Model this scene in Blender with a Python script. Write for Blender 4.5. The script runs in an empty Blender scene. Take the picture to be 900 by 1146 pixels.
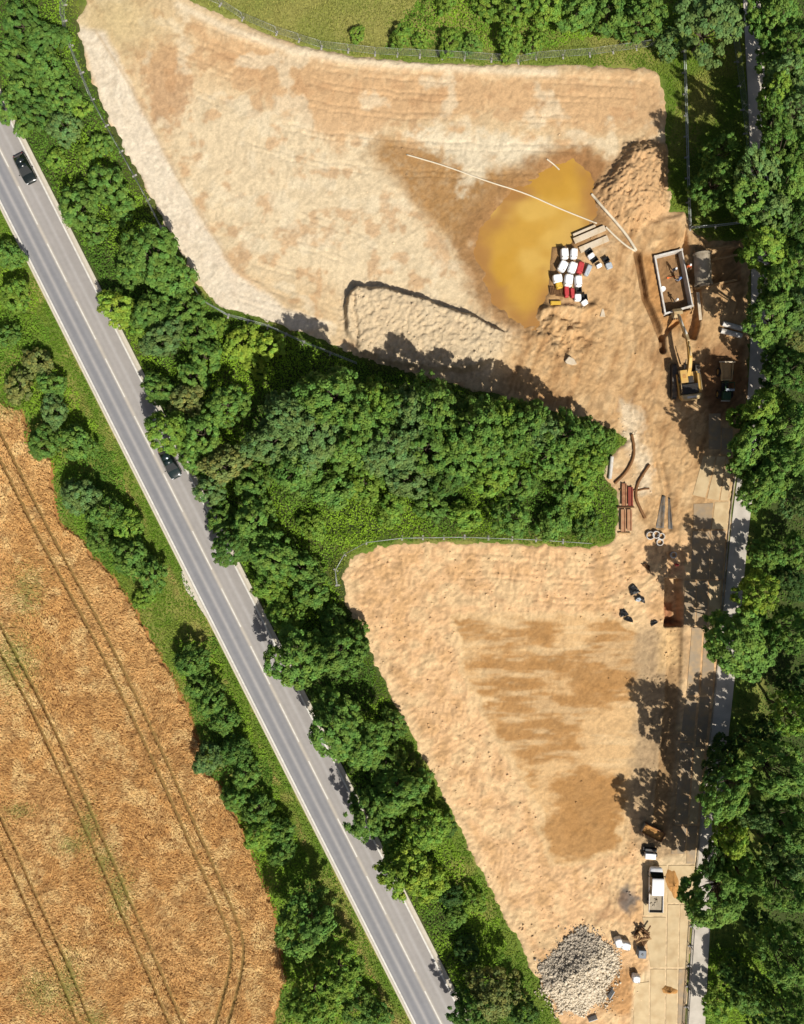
import bpy, bmesh, math, random
import numpy as np
from mathutils import Vector, Matrix

R = math.radians
scene = bpy.context.scene
COL = scene.collection

# ------------------------------------------------------------------ camera
CAM_H = 118.0            # drone height, metres
PPM = 8.0                # photo pixels per metre on the ground
cam_d = bpy.data.cameras.new('drone_camera')
cam = bpy.data.objects.new('drone_camera', cam_d)
COL.objects.link(cam)
cam.location = (0, 0, CAM_H)
cam.rotation_euler = (0, 0, 0)
cam_d.sensor_fit = 'VERTICAL'
cam_d.angle = 2 * math.atan((1146 / PPM / 2) / CAM_H)
cam_d.clip_end = 5000
scene.camera = cam

# ------------------------------------------------------------------ sky and sun
SUN_EL = 50.0
SUN_DIR = Vector((0.49, -0.87, 0)).normalized()          # towards the sun on the ground plan
world = bpy.data.worlds.new('World')
scene.world = world
world.use_nodes = True
wn = world.node_tree
sky = wn.nodes.new('ShaderNodeTexSky')
sky.sky_type = 'NISHITA'
sky.sun_disc = False
sky.air_density = 0.8
sky.dust_density = 3.0
sky.ozone_density = 0.6
sky.sun_elevation = R(SUN_EL)
sky.sun_rotation = math.atan2(SUN_DIR.x, SUN_DIR.y)
wn.links.new(sky.outputs[0], wn.nodes['Background'].inputs[0])
wn.nodes['Background'].inputs[1].default_value = 0.055
sd = bpy.data.lights.new('sun', 'SUN')
sd.energy = 4.4
sd.angle = R(0.5)
sd.color = (1.0, 0.955, 0.88)
sun = bpy.data.objects.new('sun', sd)
COL.objects.link(sun)
sv = Vector((SUN_DIR.x * math.cos(R(SUN_EL)), SUN_DIR.y * math.cos(R(SUN_EL)), math.sin(R(SUN_EL))))
sun.rotation_euler = sv.to_track_quat('Z', 'Y').to_euler()
sun.location = sv * 150
scene.view_settings.view_transform = 'Standard'
scene.view_settings.look = 'None'
scene.view_settings.gamma = 1.0
scene.view_settings.exposure = 0.36
scene.cycles.max_bounces = 6
scene.cycles.transparent_max_bounces = 6

# ------------------------------------------------------------------ helpers
def lin(c):
    c = np.asarray(c, float) / 255.0
    return np.where(c <= 0.04045, c / 12.92, ((c + 0.055) / 1.055) ** 2.4)

KLIT = 1.50
def C(r, g, b):
    """albedo of a surface that reads as this sRGB value on flat ground in full sun"""
    return tuple(np.clip(lin((r, g, b)) / KLIT, 0.003, 0.85))

def P(px, py, z=0.0):
    k = (CAM_H - z) / CAM_H
    return Vector(((px - 450) / PPM * k, (573 - py) / PPM * k, z))

_perm = np.random.RandomState(7).randint(0, 2 ** 30, 4096)
def _h(ix, iy, s):
    v = _perm[(ix + s * 131) & 4095]
    v = _perm[(v + iy * 57 + s * 17) & 4095]
    return (v & 65535) / 65535.0
def noise(x, y, s=0):
    x = np.asarray(x, float); y = np.asarray(y, float)
    ix = np.floor(x).astype(np.int64); iy = np.floor(y).astype(np.int64)
    fx = x - ix; fy = y - iy
    fx = fx * fx * (3 - 2 * fx); fy = fy * fy * (3 - 2 * fy)
    a = _h(ix, iy, s); b = _h(ix + 1, iy, s); c = _h(ix, iy + 1, s); d = _h(ix + 1, iy + 1, s)
    return (a + (b - a) * fx) + ((c + (d - c) * fx) - (a + (b - a) * fx)) * fy
def fbm(x, y, s=0, o=4, g=0.5):
    t = 0; a = 1; n = 0
    for i in range(o):
        t = t + a * noise(x * 2 ** i + 17.3 * i, y * 2 ** i - 9.1 * i, s + i); n += a; a *= g
    return t / n
def sstep(a, b, x):
    t = np.clip((x - a) / (b - a), 0, 1)
    return t * t * (3 - 2 * t)
def sdf(poly, x, y):
    """signed distance (pixels) to a closed polygon, negative inside"""
    p = np.asarray(poly, float); n = len(p)
    d = np.full(np.shape(x), 1e18); inside = np.zeros(np.shape(x), bool)
    for i in range(n):
        ax, ay = p[i]; bx, by = p[(i + 1) % n]
        ex, ey = bx - ax, by - ay
        wx, wy = x - ax, y - ay
        t = np.clip((wx * ex + wy * ey) / (ex * ex + ey * ey + 1e-12), 0, 1)
        d = np.minimum(d, (wx - t * ex) ** 2 + (wy - t * ey) ** 2)
        c = ((ay <= y) & (by > y)) | ((by <= y) & (ay > y))
        if ey != 0:
            inside ^= c & (x < ax + (y - ay) / ey * ex)
    d = np.sqrt(d)
    return np.where(inside, -d, d)
def pdist(pts, x, y):
    """distance (pixels) to an open polyline"""
    d = np.full(np.shape(x), 1e18)
    for (ax, ay), (bx, by) in zip(pts[:-1], pts[1:]):
        ex, ey = bx - ax, by - ay
        wx, wy = x - ax, y - ay
        t = np.clip((wx * ex + wy * ey) / (ex * ex + ey * ey + 1e-12), 0, 1)
        d = np.minimum(d, (wx - t * ex) ** 2 + (wy - t * ey) ** 2)
    return np.sqrt(d)

def mesh_np(name, V, F, col=None, smooth=False):
    """mesh from numpy: V (n,3), F (m,3 or 4), col (n,3) point colours"""
    V = np.asarray(V, np.float32); F = np.asarray(F, np.int32)
    me = bpy.data.meshes.new(name)
    k = F.shape[1]
    me.vertices.add(len(V)); me.vertices.foreach_set('co', V.ravel())
    me.loops.add(F.size); me.loops.foreach_set('vertex_index', F.ravel())
    me.polygons.add(len(F)); me.polygons.foreach_set('loop_start', np.arange(0, F.size, k, dtype=np.int32))
    if smooth:
        me.polygons.foreach_set('use_smooth', np.ones(len(F), bool))
    me.update(calc_edges=True)
    if col is not None:
        a = me.color_attributes.new('Col', 'FLOAT_COLOR', 'POINT')
        cc = np.ones((len(V), 4), np.float32); cc[:, :3] = col
        a.data.foreach_set('color', cc.ravel())
    return me

def link(name, me, mat=None, parent=None):
    o = bpy.data.objects.new(name, me); COL.objects.link(o)
    if mat and me is not None and not me.materials:
        me.materials.append(mat)
    if parent: o.parent = parent
    return o
def tag(o, label=None, cat=None, group=None, kind=None):
    if label: o['label'] = label
    if cat: o['category'] = cat
    if group: o['group'] = group
    if kind: o['kind'] = kind
    return o
def thing(name, label, cat, loc=(0, 0, 0), rz=0.0, group=None):
    o = bpy.data.objects.new(name, None); COL.objects.link(o)
    o.empty_display_size = 0.3
    o.location = loc; o.rotation_euler = (0, 0, rz)
    return tag(o, label, cat, group)
def copy_tree(o, parent=None):
    c = o.copy(); COL.objects.link(c); c.parent = parent
    for ch in o.children: copy_tree(ch, c)
    return c

class MB:
    def __init__(s): s.v = []; s.f = []
    def add(s, v, f):
        b = len(s.v); s.v += [tuple(p) for p in v]; s.f += [tuple(i + b for i in q) for q in f]; return s
    def box(s, c, d, rz=0, M=None):
        m = Matrix.Translation(Vector(c)) @ (M if M else Matrix.Rotation(rz, 4, 'Z'))
        x, y, z = d[0] / 2, d[1] / 2, d[2] / 2
        v = [m @ Vector(p) for p in ((-x, -y, -z), (x, -y, -z), (x, y, -z), (-x, y, -z), (-x, -y, z), (x, -y, z), (x, y, z), (-x, y, z))]
        return s.add(v, [(0, 3, 2, 1), (4, 5, 6, 7), (0, 1, 5, 4), (1, 2, 6, 5), (2, 3, 7, 6), (3, 0, 4, 7)])
    def bar(s, a, b, w, h):
        a = Vector(a); b = Vector(b); d = b - a
        q = d.to_track_quat('Y', 'Z').to_matrix().to_4x4()
        return s.box((a + b) / 2, (w, d.length, h), M=q)
    def tube(s, pts, r, n=8, cap=True):
        pts = [Vector(p) for p in pts]
        rr = r if hasattr(r, '__len__') else [r] * len(pts)
        v = []; f = []
        for i, p in enumerate(pts):
            t = (pts[min(i + 1, len(pts) - 1)] - pts[max(i - 1, 0)]).normalized()
            u = t.cross(Vector((0, 0, 1)) if abs(t.z) < 0.9 else Vector((1, 0, 0))).normalized(); w = u.cross(t)
            for k in range(n):
                a = 2 * math.pi * k / n
                v.append(p + (u * math.cos(a) + w * math.sin(a)) * rr[i])
        for i in range(len(pts) - 1):
            for k in range(n):
                k2 = (k + 1) % n
                f.append((i * n + k, i * n + k2, (i + 1) * n + k2, (i + 1) * n + k))
        if cap:
            f.append(tuple(range(n - 1, -1, -1))); f.append(tuple((len(pts) - 1) * n + k for k in range(n)))
        return s.add(v, f)
    def prism(s, poly, z0, z1):
        n = len(poly)
        v = [(x, y, z0) for x, y in poly] + [(x, y, z1) for x, y in poly]
        f = [tuple(range(n - 1, -1, -1)), tuple(range(n, 2 * n))] + [(i, (i + 1) % n, n + (i + 1) % n, n + i) for i in range(n)]
        return s.add(v, f)
    def loft(s, rings, cap=True, closed=True):
        n = len(rings[0]); v = [p for r in rings for p in r]; f = []
        for i in range(len(rings) - 1):
            for k in range(n if closed else n - 1):
                k2 = (k + 1) % n
                f.append((i * n + k, i * n + k2, (i + 1) * n + k2, (i + 1) * n + k))
        if cap:
            f.append(tuple(range(n - 1, -1, -1))); f.append(tuple((len(rings) - 1) * n + k for k in range(n)))
        return s.add(v, f)
    def torus(s, c, R_, r, n=20, m=6):
        v = []; f = []
        for i in range(n):
            a = 2 * math.pi * i / n
            for k in range(m):
                b = 2 * math.pi * k / m
                v.append((c[0] + (R_ + r * math.cos(b)) * math.cos(a), c[1] + (R_ + r * math.cos(b)) * math.sin(a), c[2] + r * math.sin(b)))
        for i in range(n):
            for k in range(m):
                f.append((i * m + k, ((i + 1) % n) * m + k, ((i + 1) % n) * m + (k + 1) % m, i * m + (k + 1) % m))
        return s.add(v, f)
    def mesh(s, name, bevel=0, smooth=False):
        me = bpy.data.meshes.new(name); me.from_pydata(s.v, [], s.f)
        bm = bmesh.new(); bm.from_mesh(me)
        bmesh.ops.recalc_face_normals(bm, faces=bm.faces)
        if bevel:
            bmesh.ops.bevel(bm, geom=[e for e in bm.edges if len(e.link_faces) == 2 and e.calc_face_angle(0) > 0.5], offset=bevel, segments=1, affect='EDGES')
        for q in bm.faces: q.smooth = smooth
        bm.to_mesh(me); bm.free(); me.update()
        return me
    def build(s, name, mat, parent=None, bevel=0, smooth=False):
        return link(name, s.mesh(name, bevel, smooth), mat, parent)

# ------------------------------------------------------------------ materials
def mat(name, col=(0.5, 0.5, 0.5), rough=0.8, attr=False, var=0.15, scale=3.0, bump=0.0, bscale=8.0, metal=0.0, spec=0.3, dirt=None, dirt_amt=0.5, dirt_scale=1.2, transl=0.0, objvar=0.0, coat=0.0, coords='Object', fine=False):
    m = bpy.data.materials.new(name); m.use_nodes = True
    nt = m.node_tree; N = nt.nodes; L = nt.links
    bs = N['Principled BSDF']
    bs.inputs['Roughness'].default_value = rough
    bs.inputs['Metallic'].default_value = metal
    bs.inputs['Specular IOR Level'].default_value = spec
    if coat: bs.inputs['Coat Weight'].default_value = coat
    tc = N.new('ShaderNodeTexCoord')
    if attr:
        a = N.new('ShaderNodeAttribute'); a.attribute_name = 'Col'; out = a.outputs['Color']
    else:
        rgb = N.new('ShaderNodeRGB'); rgb.outputs[0].default_value = (*col, 1); out = rgb.outputs[0]
    if dirt is not None:
        n2 = N.new('ShaderNodeTexNoise'); n2.inputs['Scale'].default_value = dirt_scale; n2.inputs['Detail'].default_value = 6
        L.new(tc.outputs[coords], n2.inputs['Vector'])
        mr = N.new('ShaderNodeMapRange'); mr.inputs[1].default_value = 0.42; mr.inputs[2].default_value = 0.66; mr.inputs[4].default_value = dirt_amt
        L.new(n2.outputs['Fac'], mr.inputs[0])
        mx = N.new('ShaderNodeMix'); mx.data_type = 'RGBA'
        L.new(mr.outputs[0], mx.inputs['Factor']); L.new(out, mx.inputs[6]); mx.inputs[7].default_value = (*dirt, 1)
        out = mx.outputs[2]
    hs = N.new('ShaderNodeHueSaturation')
    nz = N.new('ShaderNodeTexNoise'); nz.inputs['Scale'].default_value = scale; nz.inputs['Detail'].default_value = 8; nz.inputs['Roughness'].default_value = 0.65
    L.new(tc.outputs[coords], nz.inputs['Vector'])
    mr = N.new('ShaderNodeMapRange'); mr.inputs[1].default_value = 0.25; mr.inputs[2].default_value = 0.75
    mr.inputs[3].default_value = 1 - var; mr.inputs[4].default_value = 1 + var
    L.new(nz.outputs['Fac'], mr.inputs[0])
    val = mr.outputs[0]
    if objvar:
        oi = N.new('ShaderNodeObjectInfo')
        r2 = N.new('ShaderNodeMapRange'); r2.inputs[3].default_value = 1 - objvar; r2.inputs[4].default_value = 1 + objvar
        L.new(oi.outputs['Random'], r2.inputs[0])
        mu = N.new('ShaderNodeMath'); mu.operation = 'MULTIPLY'; L.new(val, mu.inputs[0]); L.new(r2.outputs[0], mu.inputs[1]); val = mu.outputs[0]
    L.new(val, hs.inputs['Value']); L.new(out, hs.inputs['Color'])
    L.new(hs.outputs[0], bs.inputs['Base Color'])
    if bump:
        nb = N.new('ShaderNodeTexNoise'); nb.inputs['Scale'].default_value = bscale; nb.inputs['Detail'].default_value = 6
        if fine: nb.inputs['Detail'].default_value = 10; nb.inputs['Roughness'].default_value = 0.72
        L.new(tc.outputs[coords], nb.inputs['Vector'])
        bp = N.new('ShaderNodeBump'); bp.inputs['Strength'].default_value = 1.0; bp.inputs['Distance'].default_value = bump
        L.new(nb.outputs['Fac'], bp.inputs['Height']); L.new(bp.outputs[0], bs.inputs['Normal'])
    if transl:
        tr = N.new('ShaderNodeBsdfTranslucent'); L.new(hs.outputs[0], tr.inputs['Color'])
        ms = N.new('ShaderNodeMixShader'); ms.inputs[0].default_value = transl
        L.new(bs.outputs[0], ms.inputs[1]); L.new(tr.outputs[0], ms.inputs[2])
        L.new(ms.outputs[0], N['Material Output'].inputs['Surface'])
    return m

M = {}
M['soil'] = mat('soil', attr=True, rough=0.95, var=0.16, scale=4.5, bump=0.07, bscale=4.2, spec=0.12, fine=True)
M['grass_floor'] = mat('grass_floor', attr=True, rough=0.95, var=0.35, scale=2.5, bump=0.05, bscale=9)
M['asphalt'] = mat('asphalt', attr=True, rough=0.85, var=0.07, scale=1.5, bump=0.004, bscale=60)
M['path'] = mat('path_asphalt', C(222, 212, 196), rough=0.9, var=0.08, scale=1.2, bump=0.005, bscale=40, dirt=C(175, 165, 150), dirt_amt=0.5, dirt_scale=0.5)
M['paint'] = mat('road_paint', C(244, 240, 228), rough=0.7, var=0.12, scale=5, dirt=C(205, 198, 186), dirt_amt=0.45, dirt_scale=2.0)
M['kerb'] = mat('kerb', C(222, 212, 192), rough=0.9, var=0.15, scale=2)
M['wheat'] = mat('wheat_straw', attr=True, rough=0.8, var=0.12, scale=0.8, transl=0.2)
M['field'] = mat('field_soil', attr=True, rough=0.95, var=0.25, scale=3, bump=0.05)
M['leaf_bed'] = mat('leaf_bed', attr=True, rough=0.7, var=0.2, scale=1.2, transl=0.28, spec=0.12)
LEAF = dict.fromkeys(('dark', 'mid', 'fresh', 'lime', 'olive', 'grey', 'deep'))
def leafmat(nm, c):
    m = mat('leaf_' + nm, attr=True, rough=0.65, var=0.12, scale=0.5, transl=0.28, objvar=0.12, spec=0.15)
    nt = m.node_tree
    a = [n for n in nt.nodes if n.type == 'ATTRIBUTE'][0]
    hs = [n for n in nt.nodes if n.type == 'HUE_SAT'][0]
    mx = nt.nodes.new('ShaderNodeMix'); mx.data_type = 'RGBA'; mx.blend_type = 'MULTIPLY'; mx.inputs['Factor'].default_value = 1
    nt.links.new(a.outputs['Color'], mx.inputs[6]); mx.inputs[7].default_value = (*c, 1)
    nt.links.new(mx.outputs[2], hs.inputs['Color'])
    return m
_lc = {'dark': (0.094, 0.184, 0.034), 'mid': (0.134, 0.246, 0.044), 'fresh': (0.180, 0.304, 0.042), 'lime': (0.240, 0.362, 0.044),
       'olive': (0.190, 0.220, 0.060), 'grey': (0.142, 0.238, 0.068), 'deep': (0.064, 0.132, 0.030)}  # deep: leaf colour darkened for trees standing in the shade of others
for nm in LEAF: LEAF[nm] = leafmat(nm, _lc[nm])
M['bark'] = mat('bark', (0.10, 0.075, 0.05), rough=0.95, var=0.3, scale=6, bump=0.02)
M['mud_water'] = mat('mud_water', attr=True, rough=0.25, var=0.06, scale=0.5, bump=0.01, bscale=1.2, spec=0.3)
M['plate'] = mat('dusty_plate', C(228, 202, 156), rough=0.8, var=0.10, scale=0.8, bump=0.004, bscale=20, dirt=C(206, 176, 130), dirt_amt=0.8, dirt_scale=0.7, objvar=0.05)
M['plate_shade'] = mat('shaded_plate', C(172, 152, 124), rough=0.7, var=0.12, scale=1.2, bump=0.004, bscale=20, dirt=C(200, 166, 120), dirt_amt=0.9, dirt_scale=0.8, objvar=0.08)  # dusty plate darkened: tree shade put into its colour, with mud stains
M['galv'] = mat('galvanised', (0.42, 0.44, 0.43), rough=0.5, metal=0.6, var=0.1)
M['white_steel'] = mat('white_steel', C(236, 232, 224), rough=0.5, var=0.06, dirt=C(196, 176, 146), dirt_amt=0.5)
M['rail_white'] = mat('pale_rail', C(214, 220, 210), rough=0.5, var=0.06)
M['foot'] = mat('concrete_foot', (0.32, 0.30, 0.27), rough=0.9)
M['bag'] = mat('bag_fabric', (0.80, 0.81, 0.82), rough=0.7, var=0.05, scale=6, bump=0.03, bscale=5, dirt=C(214, 198, 170), dirt_amt=0.25)
M['bag_red'] = mat('bag_red', C(205, 70, 72), rough=0.65, var=0.15, scale=5, bump=0.03, bscale=5)
M['bag_grey'] = mat('bag_grey', C(196, 204, 210), rough=0.6, var=0.1, bump=0.03, bscale=5)
M['yellow'] = mat('yellow_plastic', C(232, 190, 74), rough=0.5, var=0.08)
M['black'] = mat('black_plastic', (0.018, 0.018, 0.018), rough=0.45, var=0.2)
M['rubber'] = mat('rubber', (0.022, 0.021, 0.02), rough=0.85, var=0.3, dirt=C(130, 105, 75), dirt_amt=0.5)
M['rust'] = mat('rusty_steel', C(164, 112, 80), rough=0.8, var=0.2, scale=3, dirt=C(196, 148, 106), dirt_amt=0.8, dirt_scale=1.5)
M['rust_pale'] = mat('pale_rusty_steel', C(198, 152, 112), rough=0.8, var=0.2, scale=3, dirt=C(170, 116, 82), dirt_amt=0.7, dirt_scale=1.5)
M['rust_red'] = mat('red_rusty_steel', C(150, 72, 56), rough=0.8, var=0.2, scale=3)
M['timber'] = mat('timber', C(206, 168, 118), rough=0.85, var=0.18, scale=4)
M['timber_dark'] = mat('dark_timber', C(120, 86, 54), rough=0.85, var=0.25, scale=4)
M['concrete'] = mat('concrete', C(196, 182, 158), rough=0.9, var=0.15, scale=2, bump=0.01, bscale=12, dirt=C(140, 126, 104), dirt_amt=0.9, dirt_scale=0.8)
M['slab'] = mat('pale_slab', C(232, 216, 190), rough=0.85, var=0.08, scale=2, dirt=C(206, 180, 140), dirt_amt=0.6)
M['dig_yellow'] = mat('digger_yellow', C(232, 186, 96), rough=0.45, var=0.08, dirt=C(206, 170, 120), dirt_amt=0.6, dirt_scale=1.0)
M['dig_pale'] = mat('digger_boom', C(226, 200, 150), rough=0.5, var=0.08, dirt=C(190, 150, 100), dirt_amt=0.6)
M['dark_steel'] = mat('dark_steel', (0.035, 0.036, 0.036), rough=0.55, metal=0.3, var=0.3, dirt=C(120, 96, 70), dirt_amt=0.35)
M['glass'] = mat('dark_glass', (0.012, 0.016, 0.016), rough=0.06, spec=0.6, var=0.02)
M['car_black'] = mat('car_black', (0.010, 0.014, 0.012), rough=0.22, coat=0.6, var=0.05, spec=0.5)
M['car_green'] = mat('car_dark_green', (0.012, 0.022, 0.020), rough=0.22, coat=0.6, var=0.05, spec=0.5)
M['car_white'] = mat('van_white', (0.78, 0.79, 0.80), rough=0.3, coat=0.5, var=0.03, dirt=C(225, 214, 196), dirt_amt=0.25)
M['lamp'] = mat('lamp_lens', (0.75, 0.75, 0.75), rough=0.1, spec=0.6)
M['lamp_red'] = mat('tail_lens', (0.35, 0.01, 0.01), rough=0.2)
M['bed'] = mat('dusty_bed', C(186, 172, 148), rough=0.8, var=0.12, scale=3, dirt=C(150, 138, 118), dirt_amt=0.6)
M['green_paint'] = mat('green_paint', C(70, 104, 70), rough=0.45, var=0.15)
M['hose_pale'] = mat('pale_hose', C(240, 226, 198), rough=0.6, var=0.08)
M['hose_brown'] = mat('brown_hose', C(140, 100, 62), rough=0.8, var=0.2)
M['sand'] = mat('orange_sand', C(206, 152, 88), rough=0.95, var=0.14, scale=2.5, bump=0.05, bscale=5)
M['tank'] = mat('grey_tank', C(112, 122, 134), rough=0.5, var=0.1)
M['membrane'] = mat('grey_membrane', C(122, 118, 112), rough=0.8, var=0.25, scale=2.5, dirt=C(176, 146, 106), dirt_amt=0.5)
M['skin'] = mat('skin', (0.5, 0.3, 0.2), rough=0.6)
M['cloth_blue'] = mat('cloth_blue', (0.16, 0.22, 0.32), rough=0.9, var=0.15)
M['cloth_dark'] = mat('cloth_dark', (0.03, 0.035, 0.045), rough=0.9, var=0.2)
M['cloth_orange'] = mat('cloth_orange', (0.75, 0.17, 0.05), rough=0.8, var=0.1)
M['cloth_tan'] = mat('cloth_tan', (0.4, 0.33, 0.25), rough=0.9, var=0.1)
M['helmet_white'] = mat('helmet_white', (0.8, 0.8, 0.78), rough=0.35)
M['helmet_blue'] = mat('helmet_blue', (0.10, 0.2, 0.45), rough=0.35)
M['stone'] = mat('stone_chips', attr=True, rough=0.9, var=0.12, scale=5)
# ================================================================== ground plan (photo pixels on the ground plane)
SITE = [(120, -60), (86, 25), (95, 70), (120, 130), (160, 205), (195, 270), (228, 328), (246, 343), (290, 356), (340, 372), (400, 400), (470, 420),
        (545, 440), (600, 456), (660, 472), (688, 484), (704, 492), (690, 505), (680, 515), (678, 535), (692, 552), (690, 604), (660, 614), (600, 610), (540, 607), (480, 606), (430, 609),
        (397, 621), (381, 643), (388, 676), (430, 762), (480, 862), (540, 978), (598, 1088), (620, 1130), (650, 1190), (766, 1190),
        (767, 1146), (773, 1040), (782, 960), (795, 850), (806, 740), (812, 650), (818, 560), (824, 520), (836, 440), (838, 300), (830, 268),
        (792, 270), (776, 258), (766, 236), (750, 236), (749, 200), (744, 160), (746, 120), (741, 92), (726, 78), (650, 74), (560, 74), (450, 70),
        (380, 62), (320, 47), (262, 22), (210, 0), (190, -60)]
WHEAT = [(-90, 380), (0, 452), (27, 460), (34, 478), (30, 496), (59, 515), (60, 547), (68, 584), (93, 606), (105, 624), (124, 640), (160, 698), (177, 730),
         (197, 767), (214, 803), (226, 838), (230, 864), (247, 879), (271, 927), (291, 979), (306, 1015), (309, 1040), (318, 1090), (306, 1146), (296, 1220), (-90, 1220)]
PATH = [(838, -70), (842, 20), (848, 130), (851, 250), (850, 400), (842, 490), (831, 560), (822, 650), (812, 760), (802, 850), (791, 960), (784, 1040), (779, 1146), (776, 1220)]
RS = 0.505
def road_off(px, py):
    """perpendicular offset from the road's centre line, pixels, positive to the right"""
    return (px - (3 + (py - 173) * RS)) / math.sqrt(1 + RS * RS)
POND = [(585, 214), (612, 192), (640, 184), (658, 196), (664, 216), (664, 240), (652, 256), (634, 276), (622, 292), (612, 318), (604, 346), (590, 360), (572, 354),
        (556, 334), (543, 306), (536, 284), (540, 258), (560, 236)]
BENCH = [(387, 334), (400, 322), (430, 324), (480, 338), (540, 360), (566, 372), (560, 396), (530, 416), (470, 414), (432, 406), (402, 396), (388, 372)]
SPOIL = [(664, 212), (682, 186), (700, 164), (722, 156), (746, 162), (748, 200), (746, 236), (724, 250), (708, 262), (690, 250), (672, 234)]
GRAVEL = [(602, 1082), (622, 1062), (642, 1052), (650, 1040), (662, 1044), (676, 1058), (692, 1066), (690, 1082), (680, 1100), (670, 1120), (654, 1132), (626, 1130), (608, 1106)]
BOXP = [(731, 287), (764, 278), (777, 344), (744, 353)]
INNER = [(506, 692), (560, 686), (640, 688), (716, 698), (719, 760), (716, 850), (694, 952), (622, 966), (600, 905), (556, 828), (522, 762)]

def soil_h(px, py):
    """height of the bare ground of the site, metres, at ground pixel px, py"""
    px = np.asarray(px, float); py = np.asarray(py, float)
    mx, my = px / PPM, py / PPM
    wob = (fbm(mx * 0.5, my * 0.5, 11, 3) - 0.5)
    h = 0.13 + 0.22 * (fbm(mx * 0.08, my * 0.08, 1, 3) - 0.5) + 0.02 * (fbm(mx * 0.7, my * 0.7, 2, 3) - 0.5)
    low = sstep(560, 640, py)
    inner = sdf(INNER, px, py) + 14 * wob
    rough = 0.045 + 0.07 * low * sstep(-4, 10, inner) + 0.02 * low
    haul = sstep(690, 715, px + 0 * py) * sstep(380, 460, py) * (1 - low)
    rough = rough + 0.08 * haul
    g = fbm(mx * 2.6, my * 2.6, 3, 2, 0.6) - 0.5
    sp = sdf(SPOIL, px, py) + 10 * wob
    spm = sstep(6, -4, sp)
    rough = rough + 0.62 * spm
    gr = sdf(GRAVEL, px, py) + 20 * wob
    bank = np.exp(-((px - 628) / 34.0) ** 2 - ((py - 372) / 32.0) ** 2)
    rough = rough + 0.60 * bank
    be0 = sdf(BENCH, px, py)
    rough = rough + 0.42 * sstep(14, -2, be0)
    # excavator tooth marks: short diagonal ridges
    rid = np.abs(fbm(mx * 1.5 + my * 0.25, my * 0.7 - mx * 0.2, 21, 2) - 0.5) * 2
    h = h + rough * g * 1.3 + (0.03 * low * sstep(-4, 10, inner) + 0.16 * spm + 0.012) * (0.4 - rid)
    # machine tracks running along the edges of both plots, with cleat marks
    ds = -sdf(SITE, px, py) + 5 * wob
    tm_ = 0
    for d0 in (13, 20, 33, 40, 56, 63, 88, 95, 120, 127):
        tm_ = np.maximum(tm_, np.exp(-((ds - d0) / 1.5) ** 2))
    tm_ = tm_ * sstep(0.42, 0.58, fbm(mx * 0.10, my * 0.10, 25, 3)) * (0.5 + 1.0 * noise(mx * 3.1, my * 3.1, 27))
    tm_ = tm_ * (1 - sstep(0, -8, inner) * low) * sstep(0.5, 0.2, spm)
    h = h - 0.075 * tm_
    h = h + 1.5 * bank * (fbm(mx * 0.8, my * 0.8, 29, 2) - 0.5)
    # pale haul strip with a low bank on its inner side
    dl = pdist([(108, 36), (150, 102), (200, 200), (262, 300), (330, 345)], px, py)
    h = h + 0.10 * np.exp(-(dl / 2.2) ** 2)
    # bund under the top fence
    dt = pdist([(262, 36), (330, 58), (400, 70), (560, 80), (735, 84)], px, py)
    h = h + 0.22 * np.exp(-(dt / 7.0) ** 2)
    # tipped bench, steep on its far edge, ramping down towards the trees
    be = sdf(BENCH, px, py) + 6 * wob
    top = sstep(415, 330, py + 0.30 * (430 - px) * -1 * 0.6 - 20)
    h = h + sstep(2.5, -5, be) * (0.25 + 1.9 * np.clip((440 - (py - 0.20 * (px - 390))) / 110, 0, 1))
    fur = pdist([(397, 334), (396, 352), (401, 372), (399, 386)], px, py)
    h = h - 0.55 * np.exp(-(fur / 3.0) ** 2)
    # spoil heap
    h = h + 2.3 * sstep(3, -20, sp) * (0.75 + 0.25 * sstep(250, 180, py))
    # smooth platform above the box
    h = h + 0.45 * sstep(3, -5, sdf([(718, 250), (764, 240), (766, 270), (726, 276)], px, py) + 5 * wob)
    # pond basin
    po = sdf(POND, px, py) + 12 * wob + 6 * (fbm(mx * 1.2, my * 1.2, 13, 2) - 0.5)
    h = h - 0.85 * sstep(16, -14, po)
    h = h + 0.8 * np.exp(-(pdist([(608, 348), (628, 342), (650, 348), (664, 344)], px, py) / 5.0) ** 2) + 0.7 * np.exp(-(pdist([(622, 352), (618, 376), (628, 400), (640, 420)], px, py) / 6.0) ** 2)
    # grooves and pits round the trench box
    gv = pdist([(713, 284), (717, 304), (722, 334), (734, 360), (741, 380), (742, 392)], px, py) + 2 * wob
    h = h - 1.2 * sstep(5.0, 1.6, gv)
    gv2 = pdist([(741, 378), (750, 366), (757, 360)], px, py) + 2 * wob
    h = h - 0.6 * sstep(4, 1.5, gv2)
    bx = sdf(BOXP, px, py)
    h = np.where(bx < 1, np.minimum(h, -0.9 + 0.05 * g), h)
    for poly, dep in (([(771, 300), (784, 304), (785, 352), (779, 380), (764, 376), (770, 352), (779, 344)], 1.7),
                      ([(797, 284), (828, 278), (830, 313), (798, 318)], 1.4),
                      ([(768, 250), (771, 284), (761, 284)], 1.0),
                      ([(745, 648), (765, 648), (764, 700), (744, 700)], 2.1),
                      ([(746, 618), (766, 616), (765, 646), (750, 646)], 0.7)):
        d = sdf(poly, px, py) + 3 * wob
        h = h - dep * sstep(1.5, -1.5, d)
    # back-filled pipe trench beside the plates, ruts
    tr = pdist([(756, 702), (752, 790), (738, 930)], px, py) + 3 * wob
    h = h - 0.4 * sstep(10, 6, tr)
    rt = np.minimum(pdist([(738, 590), (740, 556), (734, 520)], px, py), pdist([(750, 592), (748, 552), (741, 520)], px, py))
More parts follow.
